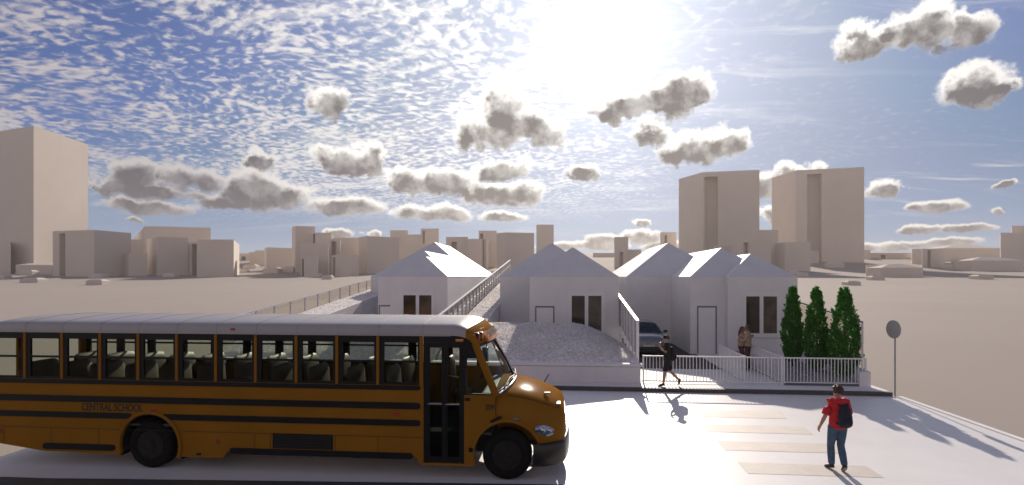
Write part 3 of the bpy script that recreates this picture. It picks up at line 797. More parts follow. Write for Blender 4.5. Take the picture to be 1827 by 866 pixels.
# ------------------------------------------------------------------ school bus
YN, YF = 10.15, 12.59
YM = (YN + YF) / 2
xr = -12.12
bus = empty('school_bus', (-6, YM, 0), label='yellow school bus with white roof parked along the near kerb', cat='bus')
WXF, WXR, WZ, AR = -.99, -8.37, .482, .645
def arc(cx, a0, a1, n=14, r=AR, cz=WZ):
    return [(cx + r * math.cos(R(a0 + (a1 - a0) * k / n)), cz + r * math.sin(R(a0 + (a1 - a0) * k / n))) for k in range(n + 1)]
SILL = 1.815
side = [(xr, .48), (-10.75, .30), (-9.02, .275)] + [p for p in arc(WXR, 195, -20, 18)] + [(-7.68, .265), (-6.78, .265), (-6.70, .40), (-2.78, .40), (-2.70, .255), (-2.632, .255), (-2.632, SILL), (xr, SILL)]
front = [(-1.825, .255), (-1.66, .255)] + arc(WXF, 198, 112, 8) + [(-1.20, 1.12), (-1.20, 1.645), (-1.825, 1.645)]
near = MB().prism_xz(side, YN, YN + .05).build('side_panel', M['yellow'], bus)
MB().prism_xz(front, YN, YN + .05).build('door_side_panel', M['yellow'], bus)
far = [(xr, .48), (-10.75, .30), (-9.02, .275)] + arc(WXR, 195, -20, 18) + [(-7.68, .265), (-1.66, .255)] + arc(WXF, 198, 112, 8) + [(-1.20, 1.12), (-1.20, SILL), (xr, SILL)]
MB().prism_xz(far, YF - .05, YF).build('side_panel', M['yellow'], bus)
MB().box(-2.63, -1.827, YN, YN + .05, .255, .30).build('door_sill', M['yellow'], bus)
rp = MB().box(xr, xr + .05, YN + .052, YF - .052, .48, 1.50)
for a_, b_ in ((.052, .24), (.66, .74), (1.70, 1.78), (2.20, 2.388)): rp.box(xr, xr + .05, YN + a_, YN + b_, 1.50, 2.68)
rp.box(xr, xr + .05, YN + .052, YF - .052, 2.68, 2.85)
rpo = rp.build('rear_panel', M['yellow'], bus)
for a_, b_ in ((.24, .66), (.74, 1.70), (1.78, 2.20)): MB().add([(xr + .02, YN + a_, 1.5), (xr + .02, YN + b_, 1.5), (xr + .02, YN + b_, 2.68), (xr + .02, YN + a_, 2.68)], [(0, 1, 2, 3)]).build('rear_window', M['busglass'], rpo)
MB().box(xr + .05, -1.3, YN + .06, YF - .06, .86, .90).build('floor', M['interior'], bus)
sw_ = MB().box(-2.6, -1.85, YN + .06, YN + .60, .32, .36); sw_.box(-2.6, -1.85, YN + .60, YN + .64, .32, .86); sw_.box(-2.6, -1.85, YN + .36, YN + .60, .36, .62); sw_.box(-2.64, -2.60, YN + .06, YN + .64, .32, 1.2); sw_.box(-1.85, -1.81, YN + .06, YN + .64, .32, 1.2)
sw_.build('entry_step', M['interior'], bus)
# frame and axles underneath
ch = MB()
for y in (YN + .75, YF - .85): ch.box(xr + .25, .0, y, y + .10, .52, .80)
for x in (-10.9, -6.9, -4.6, -2.3): ch.box(x, x + .12, YN + .85, YF - .85, .55, .75)
ch.box(-6.1, -4.8, YN + .95, YF - .9, .36, .80); ch.box(-3.9, -3.0, YN + .15, YN + .65, .40, .8); ch.box(-1.1, -.2, YN + .85, YF - .85, .45, 1.0)
for x in (WXR, WXF): ch.tube([(x, YN + .25, WZ), (x, YF - .25, WZ)], .07, 12)
ch.ball((WXR, YM, WZ), (.22, .2, .22))
ch.build('chassis', M['black'], bus)
# wheels
def wheel(cx, yo, sgn, steer=False):
    s = sgn
    ty = MB().lathe_y((cx, yo, WZ), [(s * p[0], p[1]) for p in ((0.0, .28), (-.03, .33), (-.035, .41), (-.015, .462), (.03, .482), (.24, .482), (.285, .462), (.30, .41), (.29, .30))], 48)
    t = ty.build('wheel', M['rubber'], bus, smooth=True, angle=50)
    rm = MB().lathe_y((cx, yo, WZ), [(s * p[0], p[1]) for p in (((-.028, .285), (-.02, .262), (.0, .25), (.06, .235), (.085, .16), (.02, .145), (-.035, .115), (-.05, .10), (-.055, .04))
                                     if steer else ((-.02, .285), (-.01, .262), (.03, .25), (.15, .235), (.17, .17), (.05, .15), (-.0, .12), (-.03, .10), (-.035, .04)))], 40)
    r = rm.build('rim', M['rim'], t, smooth=True, angle=30)
    nb = MB()
    for k in range(10):
        a = 2 * PI * k / 10; y = yo + s * (.07 if steer else .15)
        nb.lathe_y((cx + .195 * math.cos(a), y, WZ + .195 * math.sin(a)), [(-.035 * s, .014), (.02 * s, .016)], 8)
    nb.build('wheel_nuts', M['chrome'], t)
wheel(WXF, YN + .05, 1, True); wheel(WXR, YN + .04, 1); wheel(WXF, YF - .05, -1, True); wheel(WXR, YF - .04, -1)
MB().box(WXR + .66, WXR + .69, YN + .05, YN + .62, .20, .62).build('mud_flap', M['rubber'], bus)
MB().box(WXR - .69, WXR - .66, YN + .05, YN + .62, .24, .62).build('mud_flap', M['rubber'], bus)
# wheel housings and lips
for (y0, y1, yl) in ((YN + .052, YN + .70, YN - .012), (YF - .70, YF - .052, YF + .012)):
    for cx, a0, a1 in ((WXR, 195, -20), (WXF, 195, 20)):
        pa = arc(cx, a0, a1, 18, AR + .012)
        MB().grid([[(x, y0, z) for x, z in pa], [(x, y1, z) for x, z in pa]]).build('wheel_housing', M['black'], bus, smooth=True)
        yb_ = y1 if y0 < YM else y0
        MB().add([(x, yb_, z) for x, z in pa], [tuple(range(len(pa)))]).build('wheel_housing', M['black'], bus)
        if cx == WXR:
            MB().tube([(x, yl, z) for x, z in arc(cx, 195, -20, 22, AR + .03)], [(.032, .04)] * 23, 8, side=(0, 1, 0)).build('arch_lip', M['yellow'], bus, smooth=True)
# rub rails and other black bars on the kerb side
def rail(x0, x1, z0, z1, y=YN, name='rub_rail', m=None, th=.022):
    r = (z1 - z0) / 2; zc = (z0 + z1) / 2
    poly = [(x0 + r + r * math.cos(a), zc + r * math.sin(a)) for a in [PI / 2 + PI * k / 8 for k in range(9)]]
    poly += [(x1 - r + r * math.cos(a), zc + r * math.sin(a)) for a in [-PI / 2 + PI * k / 8 for k in range(9)]]
    return MB().prism_xz(poly, y - th, y - .001).build(name, m or M['busblack'], bus, bevel=.006)
rail(xr, -2.69, 1.72, 1.81)
rail(xr, -2.69, 1.345, 1.475)
rail(xr, bx(235), 1.015, 1.135); rail(bx(289), -2.69, 1.015, 1.135)
rail(bx(77), bx(206), .345, .475); rail(bx(410), bx(737), .36, .485)
for z0, z1 in ((1.72, 1.81), (1.345, 1.475)):
    MB().box(xr, -1.4, YF + .001, YF + .02, z0, z1).build('rub_rail', M['busblack'], bus)
# panel seams on the skirt
sm = MB(); sm.box(xr, -2.64, YN - .0035, YN - .0005, .785, .795)
for px in (7, 91, 176, 454, 482, 598, 674): 
    sm.box(bx(px), bx(px) + .008, YN - .0033, YN - .0005, .42, .785)
sm.build('panel_seams', M['lettering'], bus)
vt = MB(); vt.box(bx(487), bx(594), YN - .012, YN - .001, .50, .80)
vt = vt.build('vent_grille', M['busblack'], bus)
sl = MB()
for k in range(9): sl.box(bx(489), bx(592), YN - .02, YN - .0125, .515 + k * .031, .527 + k * .031)
sl.build('slats', M['black'], vt)
def lamp(px, z, r, m, name='reflector', w=None):
    x = bx(px)
    if w: o = MB().box(x - w, x + w, YN - .018, YN - .001, z - r, z + r).build(name, m, bus, bevel=.006)
    else: o = MB().lathe_y((x, YN, z), [(-.016, r * .8), (-.010, r), (-.001, r)], 20).build(name, m, bus, smooth=True, angle=30)
    return o
lamp(389, .60, .045, M['redlens']); lamp(1, .70, .05, M['redlens'])
lamp(273.5, 1.20, .028, M['redlens'], 'side_lamp', .06); lamp(707, 1.245, .028, M['redlens'], 'side_lamp', .06)
lamp(355, .335, .022, M['busblack'], 'vent_hole', .05); lamp(840, .58, .042, M['busblack'], 'fuel_flap', .04); lamp(834, 1.56, .03, M['busblack'], 'catch', .05)
# writing
RX = Matrix.Rotation(R(90), 3, 'X')
def side_text(s, px0, px1, z0, z1, par):
    a, b = bx(px0), bx(px1)
    return text(s, 'lettering', M['lettering'], par, ((a + b) / 2, YN - .004, (z0 + z1) / 2), b - a, z1 - z0, RX)
side_text('CENTRAL SCHOOL', 146, 255, 1.165, 1.325, near)
side_text('309', 866, 882, 1.36, 1.475, near)
# windows, both sides
pil = [bx(p) for p in (45, 111, 179, 247, 316, 385.5, 456.5, 529, 601.7, 674.7, 752.6)]
edges = [xr + .03] + pil
ZW0, ZW1 = SILL, 2.80
def bus_window(x0, x1, y, out):
    """one sliding sash window between two pillars; out is -1 on the kerb side"""
    t0, t1 = (y, y + .045) if out < 0 else (y - .045, y)
    fb = MB(); a, b, zt, zb, zm = x0 + .115, x1 - .085, 2.655, 1.865, 2.275
    fb.box(x0, a, t0, t1, ZW0, ZW1); fb.box(b, x1, t0, t1, ZW0, ZW1)
    fb.box(a, b, t0 + .001, t1 - .001, zt, ZW1 - .001); fb.box(a, b, t0 + .001, t1 - .001, ZW0 + .001, zb); fb.box(a, b, t0 + .002, t1 - .002, zm - .02, zm + .02)
    w = fb.build('window', M['busblack'], bus)
    ym = (t0 + t1) / 2
    for z0, z1 in ((zb, zm - .02), (zm + .02, zt)):
        MB().box(a, b, ym - .003, ym + .003, z0, z1).build('pane', M['busglass'], w)
    return w
for x0, x1 in zip(edges, edges[1:]):
    bus_window(x0, x1, YN + .002, -1); bus_window(x0, x1, YF - .002, 1)
for i, x in enumerate(pil):
    wd = .034 if i < 10 else .045
    MB().box(x - wd, x + wd * .6, YN - .012, YN + .001, 1.82, 2.775).build('window_pillar', M['yellow'], bus)
    MB().box(x - wd, x + wd * .6, YF - .001, YF + .012, 1.82, 2.775).build('window_pillar', M['yellow'], bus)
# far side ahead of the passenger windows: driver's window
dw = MB(); x0, x1 = pil[-1] + .03, -1.30
dw.box(x0, x0 + .1, YF - .047, YF - .002, ZW0, 2.80); dw.box(x0 + .1, -1.66, YF - .046, YF - .003, 2.62, 2.799); dw.box(-1.95, -1.88, YF - .046, YF - .003, SILL, 2.62)
dwo = dw.build('driver_window', M['busblack'], bus)
MB().add([(x0 + .1, YF - .02, SILL), (-1.36, YF - .02, SILL), (-1.62, YF - .02, 2.62), (x0 + .1, YF - .02, 2.62)], [(0, 1, 2, 3)]).build('pane', M['busglass'], dwo)
# entrance door: two leaves, glazed top and bottom
dx0, dx1 = -2.618, -1.837
hd = MB().box(pil[-1] + .03, dx0 + .055, YN + .003, YN + .05, .30, 2.80); hd.box(dx0 + .055, dx1 + .02, YN + .004, YN + .05, 2.665, 2.799); hd.box(dx1 - .03, dx1 + .01, YN + .003, YN + .05, .30, 2.664)
hd.build('door_frame', M['busblack'], bus)
xm = (dx0 + .055 + dx1 - .03) / 2
for a, b in ((dx0 + .057, xm - .002), (xm + .002, dx1 - .032)):
    lf = MB(); t0, t1 = YN + .012, YN + .042
    fr = .055
    lf.box(a, a + fr, t0, t1, .31, 2.66); lf.box(b - fr, b, t0, t1, .31, 2.66)
    for z0, z1 in ((.31, .42), (1.42, 1.47), (2.56, 2.66)): lf.box(a + fr, b - fr, t0 + .001, t1 - .001, z0, z1)
    d = lf.build('door', M['busblack'], bus)
    for z0, z1 in ((.42, 1.42), (1.47, 2.56)):
        MB().box(a + fr, b - fr, YN + .024, YN + .030, z0, z1).build('pane', M['doorglass'] if z1 < 2 else M['busglass'], d)
    MB().tube([(a + .02, YN - .02, 1.46), (b - .04, YN - .02, 1.46)], .010, 8).build('handle', M['chrome'], d, smooth=True)
# quarter window, windscreen pillars
def pillar(yy, sgn):
    p = MB()
    A0, A1 = Vector((-1.215, yy, 1.63)), Vector((-1.70, yy, 2.82))
    w = .062
    p.add([(A0.x - w, yy, A0.z), (A0.x + w, yy, A0.z), (A1.x + w, yy, A1.z), (A1.x - w, yy, A1.z)] + [(A0.x - w, yy + sgn * .09, A0.z), (A0.x + w + .03, yy + sgn * .09, A0.z), (A1.x + w + .03, yy + sgn * .09, A1.z), (A1.x - w, yy + sgn * .09, A1.z)],
          [(0, 1, 2, 3), (7, 6, 5, 4), (0, 4, 5, 1), (1, 5, 6, 2), (2, 6, 7, 3), (3, 7, 4, 0)])
    p.build('windshield_pillar', M['yellow'], bus, bevel=.02)
pillar(YN + .002, 1); pillar(YF - .002, -1)
q = MB().box(-1.826, -1.775, YN + .006, YN + .046, 1.646, 2.80)
q.add([(-1.775, YN + .008, 2.36), (-1.56, YN + .008, 2.36), (-1.70, YN + .008, 2.799), (-1.775, YN + .008, 2.799), (-1.775, YN + .044, 2.36), (-1.56, YN + .044, 2.36), (-1.70, YN + .044, 2.799), (-1.775, YN + .044, 2.799)],
      [(0, 1, 2, 3), (7, 6, 5, 4), (0, 4, 5, 1), (1, 5, 6, 2), (2, 6, 7, 3), (3, 7, 4, 0)])
q.box(-1.775, -1.28, YN + .007, YN + .045, 1.646, 1.672)
qo = q.build('quarter_window', M['busblack'], bus)
MB().add([(-1.775, YN + .02, 1.672), (-1.29, YN + .02, 1.672), (-1.56, YN + .02, 2.36), (-1.775, YN + .02, 2.36)], [(0, 1, 2, 3)]).build('pane', M['windshield'], qo)
# roof
RP = [(0, 2.795), (0, 2.92), (.02, 2.962), (.07, 2.995), (.2, 3.025), (.5, 3.058), (.85, 3.08), (1.22, 3.09)]
RP = [(y, z) for y, z in RP] + [(2.44 - y, z) for y, z in RP[-2::-1]]
rows = []
for k in range(9):
    a = PI / 2 * k / 8; s_, c_ = math.sin(a), math.cos(a)
    rows.append([(xr + .45 - .50 * c_ * (1 - .15 * abs(y - 1.22) / 1.22), YN - .012 + y * (2.464 / 2.44), 2.795 + (z - 2.795) * (.35 + .65 * s_)) for y, z in RP])
for x in (-9, -6, -3.5, -2.05): rows.append([(x, YN - .012 + y * (2.464 / 2.44), z) for y, z in RP])
def wtop(y):
    u = (y - 1.22) / 1.22
    return Vector((-1.40 - .24 * u * u, YN + y, 2.60 - .03 * u * u))
caps = []
for k in range(1, 13):
    a = PI / 2 * k / 12; row = []
    for y, z in RP:
        e = wtop(y); row.append((-2.05 + (e.x + 2.05) * math.sin(a) ** 1.0, YN - .012 + y * (2.464 / 2.44) + (y - 1.22) * -.02 * math.sin(a), e.z + (z - e.z) * math.cos(a) ** .9))
    caps.append(row)
MB().grid(rows + caps[:5]).build('roof', M['buswhite'], bus, smooth=True, angle=60)
MB().grid(caps[4:]).build('front_cap', M['yellow'], bus, smooth=True, angle=60)
for x in pil:
    MB().tube([(x + .02, YN - .012 + y * (2.464 / 2.44), z + .003) for y, z in RP], .0035, 6).build('roof_rib', M['seam'], bus, smooth=True)
MB().box(xr + .1, -2.1, YN - .022, YN - .002, 2.785, 2.806).build('drip_rail', M['buswhite'], bus)
lamp(416, 2.885, .026, M['redlens'], 'marker_lamp', .05)
o = MB().box(bx(813), bx(827), YN - .022, YN - .0, 2.685, 2.735).build('marker_lamp', M['amberlens'], bus, bevel=.008)
# sign and warning lamps on the front cap
sgp = MB(); rw = []
for (t, oz) in ((0, 2.64), (1, 2.90)):
    rw.append([(wtop(y).x + .075 - .20 * t, YN + y, oz) for y in (.52, .8, 1.22, 1.64, 1.92)])
sgn_o = sgp.grid(rw)
so = sgn_o.build('name_board', M['amberlens'], bus); md = so.modifiers.new('s', 'SOLIDIFY'); md.thickness = .05; md.offset = -1
n = Vector((1, 0, .20 / .26)).normalized()
rotm = Matrix(((0, -n.z, n.x), (1, 0, 0), (0, n.x, n.z)))
text('SCHOOL BUS', 'lettering', M['lettering'], so, (-1.40 + .075 - .095, YM, 2.775), 1.15, .15, rotm)
for y in (.24, .40, 2.04, 2.20):
    e = wtop(y); mb = MB().ball((e.x - .035, YN + y, 2.755), (.055, .075, .075), 16, 10)
    mb.build('warning_lamp', M['redlens'] if y in (.24, 2.20) else M['amberlens'], bus, smooth=True)
    MB().box(e.x - .15, e.x - .02, YN + y - .09, YN + y + .09, 2.66, 2.84).build('lamp_box', M['busblack'], bus, bevel=.01)
# windscreen
def wbot(y):
    u = (y - 1.22) / 1.22
    return Vector((-.96 - .25 * abs(u) ** 2.2, YN + y, 1.79 - .10 * u * u))
rows = []
ys = [.05 + 2.34 * k / 16 for k in range(17)]
for k in range(7):
    t = k / 6
    rows.append([wbot(y).lerp(wtop(y), t) + Vector((.03 * math.sin(PI * t), 0, 0)) for y in ys])
MB().grid(rows).build('windshield', M['windshield'], bus, smooth=True)
fr = MB()
fr.tube([wbot(y) + Vector((.008, 0, 0)) for y in ys], .022, 8); fr.tube([wtop(y) + Vector((.008, 0, 0)) for y in ys], .026, 8)
fr.tube([rows[k][8] + Vector((.005, 0, 0)) for k in range(7)], .018, 8)
fr.build('windshield_seal', M['busblack'], bus, smooth=True)
MB().tube([wbot(y) + Vector((.035, 0, -.03)) for y in ys], .026, 8).build('cowl_trim', M['chrome'], bus, smooth=True)
for ya, yb in ((.28, 1.05), (1.35, 2.05)):
    MB().tube([wbot(ya) + Vector((.04, 0, .02)), wbot((ya + yb) / 2).lerp(wtop((ya + yb) / 2), .10) + Vector((.06, 0, .02)), wbot(yb).lerp(wtop(yb), .05) + Vector((.05, 0, .02))], .016, 8).build('wiper', M['busblack'], bus, smooth=True)
# bonnet: lofted nose
def nose_ring(x, hw, zt, zs, zb, cr):
    pts = [(-1.0, zb), (-1.0, zb * .6 + zs * .4), (-1.0, zs * .8 + zb * .2), (-.985, zs), (-.94, zs + (zt - zs) * .55), (-.86, zt - .03), (-.72, zt + cr * .3), (-.4, zt + cr * .8), (0, zt + cr)]
    pts = pts + [(-a, z) for a, z in pts[-2::-1]]
    return [(x, YM + a * hw, z) for a, z in pts]
st = [(-1.24, 1.215, 1.66, 1.42, .62, .10), (-1.0, 1.20, 1.645, 1.38, .62, .10), (-.7, 1.18, 1.60, 1.30, .62, .10), (-.4, 1.14, 1.52, 1.22, .62, .10), (-.15, 1.06, 1.43, 1.12, .63, .10), (.02, .96, 1.35, 1.05, .66, .09), (.10, .86, 1.29, 1.0, .70, .07), (.13, .72, 1.22, .96, .75, .04)]
rr = [nose_ring(*s) for s in st]
nm = MB(); nm.grid(rr); nm.add(rr[0], [tuple(range(len(rr[0])))]); nm.add(rr[-1], [tuple(reversed(range(len(rr[-1]))))])
nm.add([rr[i][j] for i in range(len(rr)) for j in (0, -1)], [(2 * i, 2 * i + 1, 2 * i + 3, 2 * i + 2) for i in range(len(rr) - 1)])
bm_ = bmesh.new(); 
nose = nm.build('bonnet', M['yellow'], bus)
b2 = bmesh.new(); b2.from_mesh(nose.data); bmesh.ops.remove_doubles(b2, verts=b2.verts[:], dist=.0005); bmesh.ops.recalc_face_normals(b2, faces=b2.faces[:]); b2.to_mesh(nose.data); b2.free(); bm_.free()
cut = MB()
for (y0, y1) in ((YN - .3, YN + .62), (YF - .62, YF + .3)):
    cut.lathe_y((WXF, 0, WZ), [(y0, AR), (y1, AR)], 48)
cut_o = cut.build('cutter', M['black'], bus)
bo = nose.modifiers.new('b', 'BOOLEAN'); bo.operation = 'DIFFERENCE'; bo.object = cut_o; bo.solver = 'EXACT'
bake(nose); bpy.data.objects.remove(cut_o)
nose.data.polygons.foreach_set('use_smooth', [True] * len(nose.data.polygons)); nose.data.set_sharp_from_angle(angle=R(38))
def nose_y(x, z):
    """near side surface of the nose at x, z (for lying things on it)"""
    for i in range(len(st) - 1):
        if st[i][0] <= x <= st[i + 1][0]:
            u = (x - st[i][0]) / (st[i + 1][0] - st[i][0])
            return YM - (st[i][1] + (st[i + 1][1] - st[i][1]) * u)
    return YM - st[-1][1]
for sgn in (1, -1):
    ysurf = lambda x: (nose_y(x, 0) if sgn > 0 else 2 * YM - nose_y(x, 0))
    MB().tube([(x, ysurf(max(-1.22, x)) - sgn * .004, z) for x, z in arc(WXF, 168, 8, 20, AR + .028)], [(.032, .038)] * 21, 8, side=(0, 1, 0)).build('arch_lip', M['yellow'], bus, smooth=True)
    hl = MB()
    for i in range(9):
        pass
    rws = []
    for i in range(9):
        x = -.44 + .36 * i / 8; hh = .105 * math.sin(PI * (i + .9) / 9.8) ** .6
        zc = .955 + .03 * math.cos(PI * i / 8)
        rws.append([(x, ysurf(x) - sgn * (.006 + .028 * math.cos(PI / 2 * k / 3)), zc + hh * k / 3) for k in range(-3, 4)])
    h = hl.grid(rws).build('headlight', M['headlight'], bus, smooth=True)
    MB().ball((-.30, ysurf(-.30) - sgn * .02, .965), (.055, .03, .055), 14, 9).build('lamp_bowl', M['chrome'], h, smooth=True)
    MB().ball((-.17, ysurf(-.17) - sgn * .02, .955), (.045, .03, .045), 14, 9).build('lamp_bowl', M['chrome'], h, smooth=True)
    MB().box(-.86, -.74, ysurf(-.8) - sgn * .014 - .012, ysurf(-.8) - sgn * .014 + .012, 1.165, 1.215).build('turn_lamp', M['headlight'], bus, bevel=.008)
    MB().tube([(-1.30, ysurf(-1.2) - sgn * .02, 1.135), (-1.10, ysurf(-1.1) - sgn * .03, 1.235)], .026, 10).build('bonnet_latch', M['busblack'], bus, smooth=True)
# seams and little marks on the bonnet
MB().tube([(-1.205, YN + .002, 1.62), (-1.21, YN - .002, 1.45), (-1.205, YN - .002, 1.28), (-1.15, YN + .006, 1.17)], .006, 6).build('bonnet_seam', M['lettering'], bus, smooth=True)
MB().tube([Vector(nose_ring(*s)[5]) + Vector((0, -.004, .006)) for s in st[1:6]], .006, 6).build('bonnet_seam', M['lettering'], bus, smooth=True)
MB().box(-.28, -.16, YM - .62, YM - .5, 1.56, 1.585).build('bonnet_vent', M['busblack'], bus)
MB().box(-.03, .05, YM - .80, YM - .55, 1.385, 1.41).build('bonnet_badge', M['lettering'], bus)
gr = MB().box(.125, .150, YM - .55, YM + .55, .78, 1.16).build('grille', M['chrome'], bus, bevel=.01)
sl = MB()
for k in range(6): sl.box(.151, .158, YM - .52, YM + .52, .81 + k * .056, .84 + k * .056)
sl.build('grille_slats', M['busblack'], gr)
# bumper sweeping round the nose
def bump_pt(k, n=28):
    u = -1 + 2 * k / n
    a = abs(u)
    y = YM + 1.235 * (u if a < .72 else math.copysign(.72 + .28 * math.sin((a - .72) / .28 * PI / 2) ** 1.0, u))
    x = .21 - .10 * (min(a, .72) / .72) ** 2 - (.60 * (max(0, a - .72) / .28) ** 1.25)
    return x, y
rows = []
for k in range(29):
    x, y = bump_pt(k); dx, dy = (x + 1.2), (y - YM)
    ln = math.hypot(dx, dy); ox, oy = dx / ln, dy / ln
    prof = [(-.05, .30), (0.0, .29), (.025, .33), (.035, .52), (.025, .68), (.0, .72), (-.05, .725)]
    rows.append([(x + ox * p, y + oy * p, z) for p, z in prof])
bmp = MB().grid(rows).build('bumper', M['bumper'], bus, smooth=True, angle=60)
md = bmp.modifiers.new('s', 'SOLIDIFY'); md.thickness = .02
# mirrors on arms
for sgn, yy in ((-1, YN), (1, YF)):
    mm = MB().box(-1.86, -1.72, yy + sgn * .30 - .09, yy + sgn * .30 + .09, 1.76, 2.22).build('mirror', M['busblack'], bus, bevel=.03)
    MB().tube([(-1.68, yy + sgn * .0, 2.66), (-1.70, yy + sgn * .22, 2.5), (-1.76, yy + sgn * .30, 2.22)], .016, 8).build('mirror_arm', M['busblack'], mm, smooth=True)
    MB().tube([(-.35, yy - sgn * .12, 1.42), (-.22, yy + sgn * .02, 1.62)], .012, 8).build('crossview_arm', M['busblack'], bus, smooth=True) if sgn > 0 else None
# seats
def seat(x, y0, y1):
    s = MB()
    prof = [(-.02, 1.15, .06), (-.03, 1.55, .065), (-.06, 1.95, .06), (-.085, 2.06, .05), (-.10, 2.10, .02)]
    w = (y1 - y0) / 2; yc = (y0 + y1) / 2
    s.tube([(x + p[0], yc, p[1]) for p in prof], [(w * (1 if i < 3 else (.92 if i == 3 else .75)), p[2]) for i, p in enumerate(prof)], 16, side=(0, 1, 0))
    b = s.build('seat', M['vinyl'], bus, smooth=True, angle=60)
    MB().box(x + .02, x + .46, y0 + .01, y1 - .01, 1.22, 1.37).build('cushion', M['vinyl'], b, bevel=.04)
    MB().box(x + .05, x + .09, yc - .3, yc - .26, .90, 1.22).build('seat_leg', M['black'], b)
for k in range(11):
    x = -11.35 + k * .80
    seat(x, YN + .10, YN + 1.02); seat(x - .06, YF - 1.02, YF - .10)
seat(-2.42, YF - .62, YF - .14)
MB().box(-1.52, -1.25, YN + .1, YF - .1, 1.2, 1.66).build('dashboard', M['interior'], bus, bevel=.06)
sw = MB(); cs = Vector((-1.72, YF - .45, 1.76))
sw.tube([cs + Vector((.07 * math.cos(a) , .22 * math.sin(a), .20 * math.cos(a))) for a in [2 * PI * k / 24 for k in range(25)]], .016, 8)
sw.tube([cs, cs + Vector((.22, 0, -.22))], .025, 8)
sw.build('steering_wheel', M['black'], bus, smooth=True)
MB().tube([(-1.98, YN + .62, .95), (-1.98, YN + .62, 1.85), (-2.25, YN + .62, 1.9)], .018, 8).build('grab_rail', M['chrome'], bus, smooth=True)

# ------------------------------------------------------------------ the pale city behind
CITY = 'pale blocks of the city behind'
def top_z(ytop, d): return CAMZ + (HY - ytop) * d / F
def notched(poly, slot):
    """cut a recess (edge index, f0, f1, depth) into a plan polygon"""
    i, f0, f1, dp = slot
    a, b = Vector((*poly[i], 0)), Vector((*poly[(i + 1) % len(poly)], 0))
    c = sum((Vector((*p, 0)) for p in poly), Vector()) / len(poly)
    d = b - a; n = Vector((-d.y, d.x, 0)).normalized(); dp *= 1.7
    if n.dot(c - a) < 0: n = -n
    p0, p1 = a + d * f0, a + d * f1
    q = [p0, p0 + n * dp, p1 + n * dp, p1]
    return poly[:i + 1] + [(v.x, v.y) for v in q] + poly[i + 1:]
def block(label, poly, zb, zt, slot=None, zs=None, name='city_block', cat='building'):
    c = (sum(p[0] for p in poly) / len(poly), sum(p[1] for p in poly) / len(poly))
    e = empty(name, (c[0], c[1], zb), label=label, cat=cat, group=CITY)
    mb = MB(); zl = zb - 4
    if slot:
        mb.prism_xy(notched(poly, slot), zl, zs, top=False); mb.prism_xy(poly, zs, zt)
    else: mb.prism_xy(poly, zl, zt)
    mb.build('wall', M['city'], e)
    ins = .985
    MB().prism_xy([(c[0] + (p[0] - c[0]) * ins, c[1] + (p[1] - c[1]) * ins) for p in poly], zt + .01, zt + .25).build('roof', M['city'], e)
    return e
def corner_block(label, L, K, Rr, yb, slot=None, ys=None, **kw):
    """L, K, Rr: (px, y of the top) of the left end, the nearest edge and the right end; yb where the near edge meets the ground"""
    dk_ = depth_of_base(yb); zt = top_z(K[1], dk_)
    def pt(q): 
        d = F * (zt - CAMZ) / (HY - q[1]); return at_depth(q[0], d)
    l, k, r = pt(L), at_depth(K[0], dk_), pt(Rr)
    poly = [l, k, r, (l[0] + r[0] - k[0], l[1] + r[1] - k[1])]
    sl = None; zs = None
    if slot:
        sl = slot; zs = top_z(ys, dk_)
    return block(label, poly, CAMZ + (HY - yb) * dk_ / F, zt, sl, zs, **kw)
def flat_block(label, p0, p1, yt, yb, thick=25, slot=None, ys=None, d=None, **kw):
    d = d or depth_of_base(yb); zt = top_z(yt, d)
    a, b = at_depth(p0, d), at_depth(p1, d)
    a2, b2 = (a[0] * (1 + thick / d * .97), a[1] * (1 + thick / d)), (b[0] * (1 + thick / d * .97), b[1] * (1 + thick / d))
    sl = None; zs = None
    if slot:
        px0, px1, dp = slot; sl = (0, (px0 - p0) / (p1 - p0), (px1 - p0) / (p1 - p0), dp); zs = top_z(ys, d)
    return block(label, [a, b, b2, a2], CAMZ + (HY - yb) * d / F, zt, sl, zs, **kw)
def hip_house(label, p0, p1, ye, yr, yb, thick=12, inset=.3, name='city_house'):
    d = depth_of_base(yb); a, b = at_depth(p0, d), at_depth(p1, d)
    u = Vector((b[0] - a[0], b[1] - a[1], 0)); n = Vector((-u.y, u.x, 0)).normalized() * thick
    ze, zr, zb = top_z(ye, d), top_z(yr, d), CAMZ + (HY - yb) * d / F
    a3, b3 = Vector((*a, 0)), Vector((*b, 0))
    poly = [a, b, tuple((b3 + n)[:2]), tuple((a3 + n)[:2])]
    e = empty(name, (a3.x, a3.y, zb), label=label, cat='house', group=CITY)
    MB().prism_xy(poly, zb - 3, ze).build('wall', M['city'], e)
    r0, r1 = a3 + u * inset + n * .5, b3 - u * inset + n * .5
    vs = [(p[0], p[1], ze + .02) for p in poly] + [(r0.x, r0.y, zr), (r1.x, r1.y, zr)]
    MB().add(vs, [(0, 1, 5, 4), (1, 2, 5), (2, 3, 4, 5), (3, 0, 4), (3, 2, 1, 0)]).build('roof', M['city'], e)
    return e
